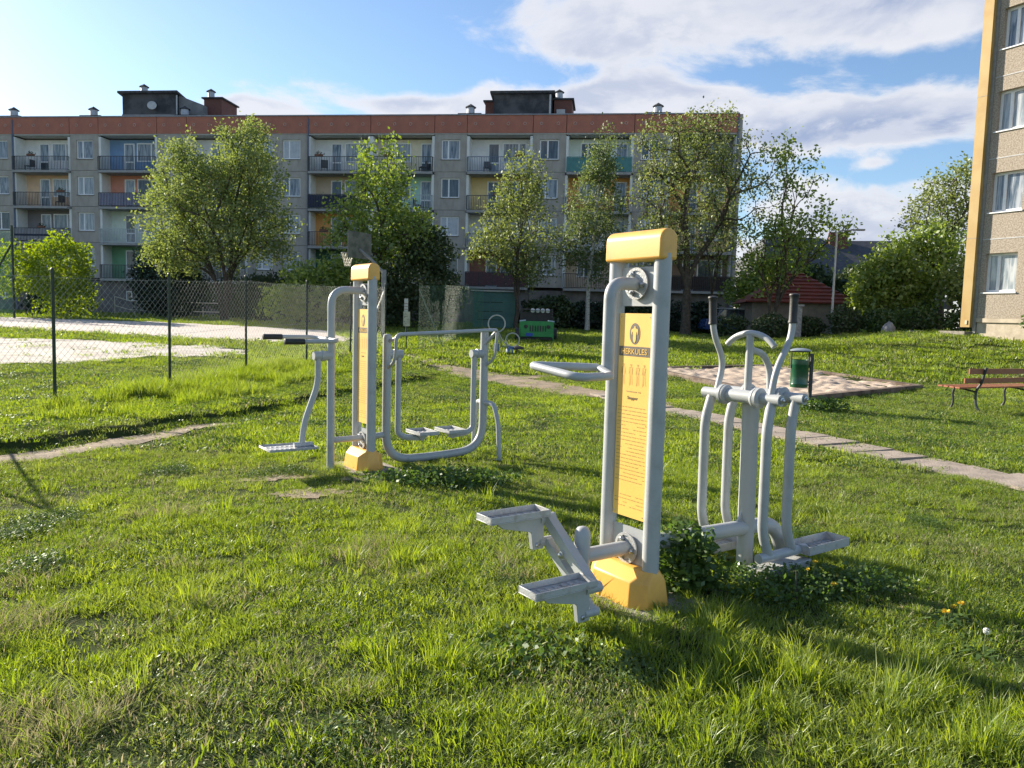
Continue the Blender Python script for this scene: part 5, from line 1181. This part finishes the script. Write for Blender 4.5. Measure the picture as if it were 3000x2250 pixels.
# ---------------------------------------------------------------- grass (geometry-node instances of modelled tufts)
g_a = leaf('grass_blades', (.10, .175, .018), (.205, .27, .042), (.17, .22, .048), .50, .5, .9, .04)
g_b = leaf('fresh_grass_blades', (.14, .215, .022), (.245, .30, .05), None, .55, .45, 1.0, .05)
g_d = leaf('dry_grass_blades', (.22, .20, .10), (.34, .31, .19), None, .4, .6, 1.0, .05)
g_w = leaf('broad_weed_leaves', (.05, .10, .018), (.10, .165, .035), None, .38, .45, 1.0, .05)
g_s = leaf('silvery_weed_leaves', (.20, .23, .17), (.32, .34, .28), None, .3, .5, 1.0, .12)
def tuft(name, n, rad, h0, h1, wd, lean, m, seed, m2=None, frac=0.0, weeds=0, wsize=.02, wh=.05, curl=.5):
    rg = np.random.default_rng(seed); g = MB()
    for i in range(n):
        a = rg.uniform(0, 2 * PI); r = rad * rg.uniform(0, 1) ** .6; b = np.array([r * math.cos(a), r * math.sin(a), -.01]); h = rg.uniform(h0, h1)
        da = a + rg.normal(0, .9); d = np.array([math.cos(da), math.sin(da), 0]); fa = rg.uniform(0, 2 * PI); s = np.array([math.cos(fa), math.sin(fa), 0]) * wd * rg.uniform(.6, 1.3) / 2
        l = lean * rg.uniform(.2, 1.2) * h; p1 = b + d * l * .35 + ZV * h * .55; p2 = b + d * l + ZV * h * (1 - curl * .35 * rg.random())
        g.raw([b - s, b + s, p1 + s * .85, p1 - s * .85, p2], [(0, 1, 2, 3), (3, 2, 4)], 1 if rg.random() < frac else 0)
    for i in range(weeds):
        a = rg.uniform(0, 2 * PI); r = rad * rg.uniform(0, 1) ** .5; c = np.array([r * math.cos(a), r * math.sin(a), rg.uniform(.008, wh)]); fa = rg.uniform(0, 2 * PI); d = np.array([math.cos(fa), math.sin(fa), rg.normal(0, .35)]); e = np.array([-math.sin(fa), math.cos(fa), rg.normal(0, .35)]); z = wsize * rg.uniform(.6, 1.4)
        g.raw([c - d * z * .5, c - e * z * .22, c + d * z * .5, c + e * z * .22], [(0, 1, 2, 3)], 2)
    me = bpy.data.meshes.new(name); me.from_pydata(np.concatenate(g.v).tolist(), [], g.f)
    for q in (m, m2 or m, g_w if weeds >= 0 else g_s): me.materials.append(q)
    me.polygons.foreach_set('material_index', g.m); me.update(); return bpy.data.objects.new(name, me)
PROT = bpy.data.collections.new('tuft_shapes')
protos = [
    tuft('a0', 76, .085, .018, .048, .0038, .9, g_a, 1, g_d, .10, 8, .013, .03),
    tuft('a1', 76, .085, .020, .055, .0038, .9, g_a, 2, g_b, .45, 6, .013, .03),
    tuft('a2', 50, .090, .015, .040, .0045, 1.1, g_a, 3, g_d, .26, 12, .014, .03),
    tuft('a3', 44, .090, .020, .050, .0045, .9, g_b, 4, g_a, .30, 22, .015, .04),
    tuft('a4', 40, .060, .06, .15, .0040, .55, g_b, 5, g_a, .35, 4, .02, .04),
    tuft('a5', 30, .090, .02, .05, .0042, .9, g_a, 6, g_d, .15, 70, .016, .045),
    tuft('a6', 64, .075, .025, .085, .0024, 1.3, g_d, 7, g_a, .62, 0, .02, .04),
    tuft('b0', 64, .16, .022, .060, .0075, .8, g_a, 11, g_d, .10, 14, .03, .045),
    tuft('b1', 64, .16, .025, .068, .0075, .8, g_b, 12, g_a, .5, 8, .03, .045),
    tuft('b2', 54, .16, .02, .05, .0080, 1.0, g_a, 13, g_d, .25, 20, .035, .05),
    tuft('b3', 60, .13, .10, .24, .0075, .6, g_b, 14, g_a, .4, 8, .03, .06),
    tuft('c0', 100, .42, .05, .10, .017, .8, g_a, 21, g_b, .3, 20, .06, .06),
    tuft('c1', 100, .42, .05, .11, .017, .8, g_b, 22, g_a, .5, 12, .06, .06),
    tuft('c2', 80, .42, .04, .08, .018, .9, g_a, 23, g_d, .25, 40, .07, .06)]
for k, o in enumerate(protos): o.name = 'tuft_%02d' % k; PROT.objects.link(o)
def vnoise(x, y, s, seed):
    rg = np.random.default_rng(seed); G = rg.random((64, 64)); u = x / s; v = y / s; i = np.floor(u).astype(int); j = np.floor(v).astype(int); fu = sst(u - i); fv = sst(v - j)
    g = lambda a, b: G[a % 64, b % 64]
    return (g(i, j) * (1 - fu) + g(i + 1, j) * fu) * (1 - fv) + (g(i, j + 1) * (1 - fu) + g(i + 1, j + 1) * fu) * fv
FENCE_L = [(-8.2, 6.4), (-7.4, 8.5), (-6.78, 11.35), (-6.03, 13.5), (-5.62, 16.2), (-5.15, 19.2), (-4.65, 22.0), (-4.15, 24.9)]
rgg = np.random.default_rng(99)
def zone(y0, y1, dens, kind):
    xm = .74 * y1 + 1.6; n = int(dens * (y1 - y0) * 2 * xm); x = rgg.uniform(-xm, xm, n); y = rgg.uniform(y0, y1, n)
    k = np.abs(x) < .74 * y + 1.6; x, y = x[k], y[k]
    # clear areas
    keep = np.ones(len(x), bool)
    for pol, pr in ((DIRT1, .05), (DIRT2, .04), (DIRT3, .25), (SLABPOLY, .05), (COURT, .0), (SANDP, .05)) + tuple((q, .40) for q in BARE):
        ins = inside(x + rgg.normal(0, .05, len(x)), y + rgg.normal(0, .05, len(x)), np.array(pol)); keep &= ~(ins & (rgg.random(len(x)) > pr))
    SBo = SB.mean(0) + (SB - SB.mean(0)) * 1.02; keep &= ~inside(x, y, SBo)
    for O in (O1, O2):
        q = np.stack([x - O[0], y - O[1]], 1); keep &= ~((q @ NV[:2] > -.19) & (q @ NV[:2] < .25) & (np.abs(q @ UV[:2]) < .32) & ((q @ NV[:2] < .18) | (rgg.random(len(x)) < .7)))
    q = np.stack([x - 16.8, y - 26.7], 1); keep &= ~(((q @ eR) > -1.0) & ((q @ np.array([.885, .466])) > -.02))
    patchy = vnoise(x, y, .45, 4); thin = vnoise(x, y, .9, 9) * .6 + vnoise(x, y, .25, 10) * .4
    keep &= ~((thin < .30) & (rgg.random(len(x)) < .45)) if kind == 0 else keep
    x, y, patchy = x[keep], y[keep], patchy[keep]; n = len(x)
    big = vnoise(x, y, 2.3, 5) * .55 + vnoise(x, y, .8, 6) * .45
    sd, d = polydist(x, y, FENCE_L); bsd, _ = polydist(x, y, BANK)
    tall = np.exp(-(d / .45) ** 2) * sst((y - 11.5) / 2.5) * (y < 26) * (.35 + .65 * (vnoise(x, y, .7, 61) > .4)); bank = (bsd > .5) * (sd < 0) * (y < 18.5)
    if kind == 0: 
        idx = np.where(patchy < .30, 2, np.where(big > .56, 1, 0)); idx = np.where((patchy > .66) & (big < .55), 3, idx); idx = np.where((vnoise(x, y, .55, 31) > .86), 5, idx)
        dr = vnoise(x, y, .8, 33) * .6 + vnoise(x, y, .3, 34) * .4; idx = np.where((dr > .73) & (x < 1.2), 6, idx)
        idx = np.where(rgg.random(n) < .012 + .09 * np.clip((x - .6) / 1.5, 0, 1) * (y < 3.6) * (vnoise(x, y, .5, 35) > .5), 4, idx)
        idx = np.where(rgg.random(n) < bank * .12, 4, idx); hs = 1.0
    elif kind == 1:
        idx = np.where(patchy < .35, 9, np.where(big > .5, 8, 7)); idx = np.where(rgg.random(n) < tall * .8 + bank * (sd > -1.7) * .30 * (vnoise(x, y, .8, 36) > .5) * sst((y - 9.5) / 3), 10, idx); hs = 1.0
    else:
        idx = np.where(patchy < .3, 13, np.where(big > .5, 12, 11)); hs = 1.0
    sc_ = rgg.uniform(.75, 1.3, n) * (.8 + .45 * big) * hs
    return x, y, idx, sc_
Zs = [zone(1.3, 8.2, 230, 0), zone(8.2, 19.0, 75, 1), zone(19.0, 58.0, 8, 2)]
# tall clumps
TC = [(.88, 3.18), (1.05, 3.36), (.82, 2.74), (1.7, 2.66), (2.05, 2.94), (1.46, 3.4), (1.9, 2.7), (2.15, 2.75), (1.0, 3.0), (.75, 3.6), (1.05, 3.75), (.95, 3.55), (1.3, 3.25), (-.95, 3.2), (-1.6, 3.9), (-.5, 4.4), (-.6, 3.0), (-2.0, 4.6), (-2.6, 4.8), (-1.1, 4.9), (-1.2, 2.9)]
tx_, ty_, ti_, ts_ = [], [], [], []
for i, (a, b) in enumerate(TC):
    for _ in range(3 if a > 0 else 5): tx_.append(a + rgg.normal(0, .07)); ty_.append(b + rgg.normal(0, .06)); ti_.append(4 if a > 0 else 6); ts_.append(rgg.uniform(.8, 1.35))
for _ in range(420):  # ring of longer blades round posts and machine feet
    O = rgg.choice([0, 1]); O = (O1, O2)[O]; a = rgg.uniform(-1.9, .5); b = rgg.normal(0, .24)
    p = np.array(O) + NV * a + UV * (b + .0)
    q = np.array([p[0] - O[0], p[1] - O[1]])
    if abs(q @ NV[:2]) < .19 and abs(q @ UV[:2]) < .28: continue
    tx_.append(p[0]); ty_.append(p[1]); ti_.append(int(rgg.choice([1, 1, 4, 0]))); ts_.append(rgg.uniform(.5, .85))
Zs.append((np.array(tx_), np.array(ty_), np.array(ti_), np.array(ts_)))
def scatter(name, x, y, idx, s, col, kind='stuff'):
    n = len(x); z = terr(x, y); me = bpy.data.meshes.new(name); me.vertices.add(n); me.vertices.foreach_set('co', np.stack([x, y, z], 1).astype(np.float32).ravel())
    a = me.attributes.new('idx', 'INT', 'POINT'); a.data.foreach_set('value', np.asarray(idx, dtype=np.int32))
    a = me.attributes.new('scl', 'FLOAT', 'POINT'); a.data.foreach_set('value', np.asarray(s, dtype=np.float32))
    a = me.attributes.new('rotv', 'FLOAT_VECTOR', 'POINT'); rv = np.stack([rgg.normal(0, .12, n), rgg.normal(0, .12, n), rgg.uniform(0, 2 * PI, n)], 1); a.data.foreach_set('vector', rv.astype(np.float32).ravel())
    o = bpy.data.objects.new(name, me); COL.objects.link(o); ng = bpy.data.node_groups.new(name + '_nodes', 'GeometryNodeTree')
    ng.interface.new_socket('Geometry', in_out='INPUT', socket_type='NodeSocketGeometry'); ng.interface.new_socket('Geometry', in_out='OUTPUT', socket_type='NodeSocketGeometry')
    gi = ng.nodes.new('NodeGroupInput'); go = ng.nodes.new('NodeGroupOutput'); ip = ng.nodes.new('GeometryNodeInstanceOnPoints'); ci = ng.nodes.new('GeometryNodeCollectionInfo')
    ci.inputs['Collection'].default_value = col; ci.inputs['Separate Children'].default_value = True; ci.inputs['Reset Children'].default_value = True
    def attr(nm, ty):
        q = ng.nodes.new('GeometryNodeInputNamedAttribute'); q.data_type = ty; q.inputs['Name'].default_value = nm; return [o_ for o_ in q.outputs if o_.enabled and o_.name == 'Attribute'][0]
    e2r = ng.nodes.new('FunctionNodeEulerToRotation'); ng.links.new(attr('rotv', 'FLOAT_VECTOR'), e2r.inputs[0])
    ng.links.new(gi.outputs[0], ip.inputs['Points']); ng.links.new(ci.outputs[0], ip.inputs['Instance']); ip.inputs['Pick Instance'].default_value = True
    ng.links.new(attr('idx', 'INT'), ip.inputs['Instance Index']); ng.links.new(e2r.outputs[0], ip.inputs['Rotation']); ng.links.new(attr('scl', 'FLOAT'), ip.inputs['Scale'])
    ng.links.new(ip.outputs[0], go.inputs[0]); md = o.modifiers.new('scatter', 'NODES'); md.node_group = ng
    return tag(o, kind=kind)
gx_, gy_, gi_, gs_ = (np.concatenate([z[k] for z in Zs]) for k in range(4))
grass = scatter('grass', gx_, gy_, gi_, gs_, PROT); tag(grass, 'short uneven lawn grass with clover, dry blades and taller tufts', 'grass')
print('tufts', len(gx_))
# fallen petals and bits of silvery litter in the turf
mL = mat('dry_litter', (.30, .28, .22), (.22, .20, .16), 20, .8)
n = 1500; lx_ = rgg.uniform(-3.5, 3.5, n * 3); ly_ = rgg.uniform(2.2, 7.5, n * 3); k = (vnoise(lx_, ly_, .5, 51) > .62) & (np.abs(lx_) < .7 * ly_ + .5); lx_, ly_ = lx_[k][:n], ly_[k][:n]
C_ = np.stack([lx_, ly_, terr(lx_, ly_) + rgg.uniform(.010, .025, len(lx_))], 1)
me = quads('dry_leaf_litter', foliage_quads(C_, .015, rgg, .7, .35), mL); o = bpy.data.objects.new('dry_leaf_litter', me); COL.objects.link(o); tag(o, 'scattered pale dry leaf bits in the near lawn', 'leaf litter', kind='stuff')
# broad-leaved weeds at the machine feet
def weed(name, label, x, y, rx, ry, h, n, size, m, seed):
    return shrub(name, label, 'weed', (x, y), [(0, 0, h * .35, rx, ry, h * .65, 1)], n, size, m, seed, 'leafy weeds by the exercise stations', 4, .2, .45, sr=.12)
weed('weed_clump', 'dark leafy weed clump against the near pylon base', 1.02, 4.36, .24, .20, .40, 2100, .045, g_w, 301)
weed('weed_clump', 'spreading dark clover patch below the walker pedal, nearest the dandelions', 1.55, 4.35, .42, .30, .15, 2200, .030, g_w, 302)
weed('weed_clump', 'low clover patch just right of the pylon shadow', 2.05, 4.45, .38, .25, .12, 1600, .028, g_w, 303)
weed('weed_clump', 'leafy weeds around the foot of the twin hip swings', -.62, 7.05, .75, .35, .14, 2400, .040, g_w, 304)
weed('weed_clump', 'green weed tuft at the foot of the litter bin post', 5.55, 13.7, .55, .35, .26, 1500, .055, g_w, 305)
weed('weed_clump', 'small leafy weeds in front of the lower stepper pedal', .15, 3.50, .45, .28, .06, 900, .035, g_w, 306)
# dandelions
petal = mat('dandelion_yellow', (.78, .52, .01), (.85, .62, .02), 60, .6); puff = mat('dandelion_seed_head', (.72, .72, .70), (.6, .6, .58), 60, .9)
stemm = mat('dandelion_stem', (.12, .16, .04), (.18, .2, .07), 20, .6)
def dandelion(x, y, h, label, white=False, r=.019, tilt=0):
    z = gz(x, y); root = thing('dandelion', label, 'flower', (x, y, z), group='dandelions by the walker'); rg = np.random.default_rng(int(abs(x * 1000)))
    top = np.array([x + tilt, y - .01, z + h]); obj('stem', MB().tube([(x, y, z), (x + tilt * .3, y, z + h * .6), top], [.0028, .0024, .0022], 6), stemm, root, smooth=True)
    g = MB()
    if white:
        for _ in range(90):
            v = rg.normal(0, 1, 3); v /= np.linalg.norm(v); a = np.cross(v, [0, 0, 1]); a /= np.linalg.norm(a); b = np.cross(v, a); p = top + v * .016; g.raw([p - a * .003, p - b * .003, p + a * .003, p + b * .003], [(0, 1, 2, 3)])
        g.lathe([(-.005, .001), (.0, .006), (.005, .001)], top, (0, 0, 1), 8)
        obj('seed_head', g, puff, root)
    else:
        for k in range(54):
            a = rg.uniform(0, 2 * PI); e = rg.uniform(.05, .9); d = np.array([math.cos(a) * math.cos(e), math.sin(a) * math.cos(e), math.sin(e)]); s = np.cross(d, [0, 0, 1]); s /= np.linalg.norm(s)
            p = top + d * .004; q = top + d * r * rg.uniform(.85, 1.1); g.raw([p - s * .0012, p + s * .0012, q + s * .0019, q - s * .0019], [(0, 1, 2, 3)])
        obj('flower_head', g, petal, root); g = MB(); g.lathe([(-.012, .002), (-.006, .006), (.003, .007)], top, (0, 0, 1), 8); obj('bud_base', g, stemm, root)
    g = MB()
    for k in range(7):
        a = k * .9 + rg.uniform(0, .4); d = np.array([math.cos(a), math.sin(a), 0]); s = np.array([-d[1], d[0], 0]); b0 = np.array([x, y, z + .01]); P1 = b0 + d * .06 + ZV * .03; P2 = b0 + d * .12 + ZV * .012
        g.raw([b0 - s * .003, b0 + s * .003, P1 + s * .013, P1 - s * .013, P2], [(0, 1, 2, 3), (3, 2, 4)])
    obj('leaf_rosette', g, g_w, root)
dandelion(1.78, 4.36, .18, 'tallest yellow dandelion in front of the walker foot plate'); dandelion(1.73, 4.33, .15, 'half hidden dandelion left of the tallest one', r=.013)
dandelion(1.85, 4.25, .09, 'yellow dandelion alone in the dark clover')
dandelion(2.27, 3.87, .08, 'lower left flower of the row of three dandelions', r=.023); dandelion(2.35, 3.94, .08, 'middle flower of the row of three dandelions', r=.020); dandelion(2.42, 3.99, .08, 'right flower of the row of three dandelions', r=.021)
dandelion(2.25, 3.50, .14, 'white dandelion seed head near the right edge', True)
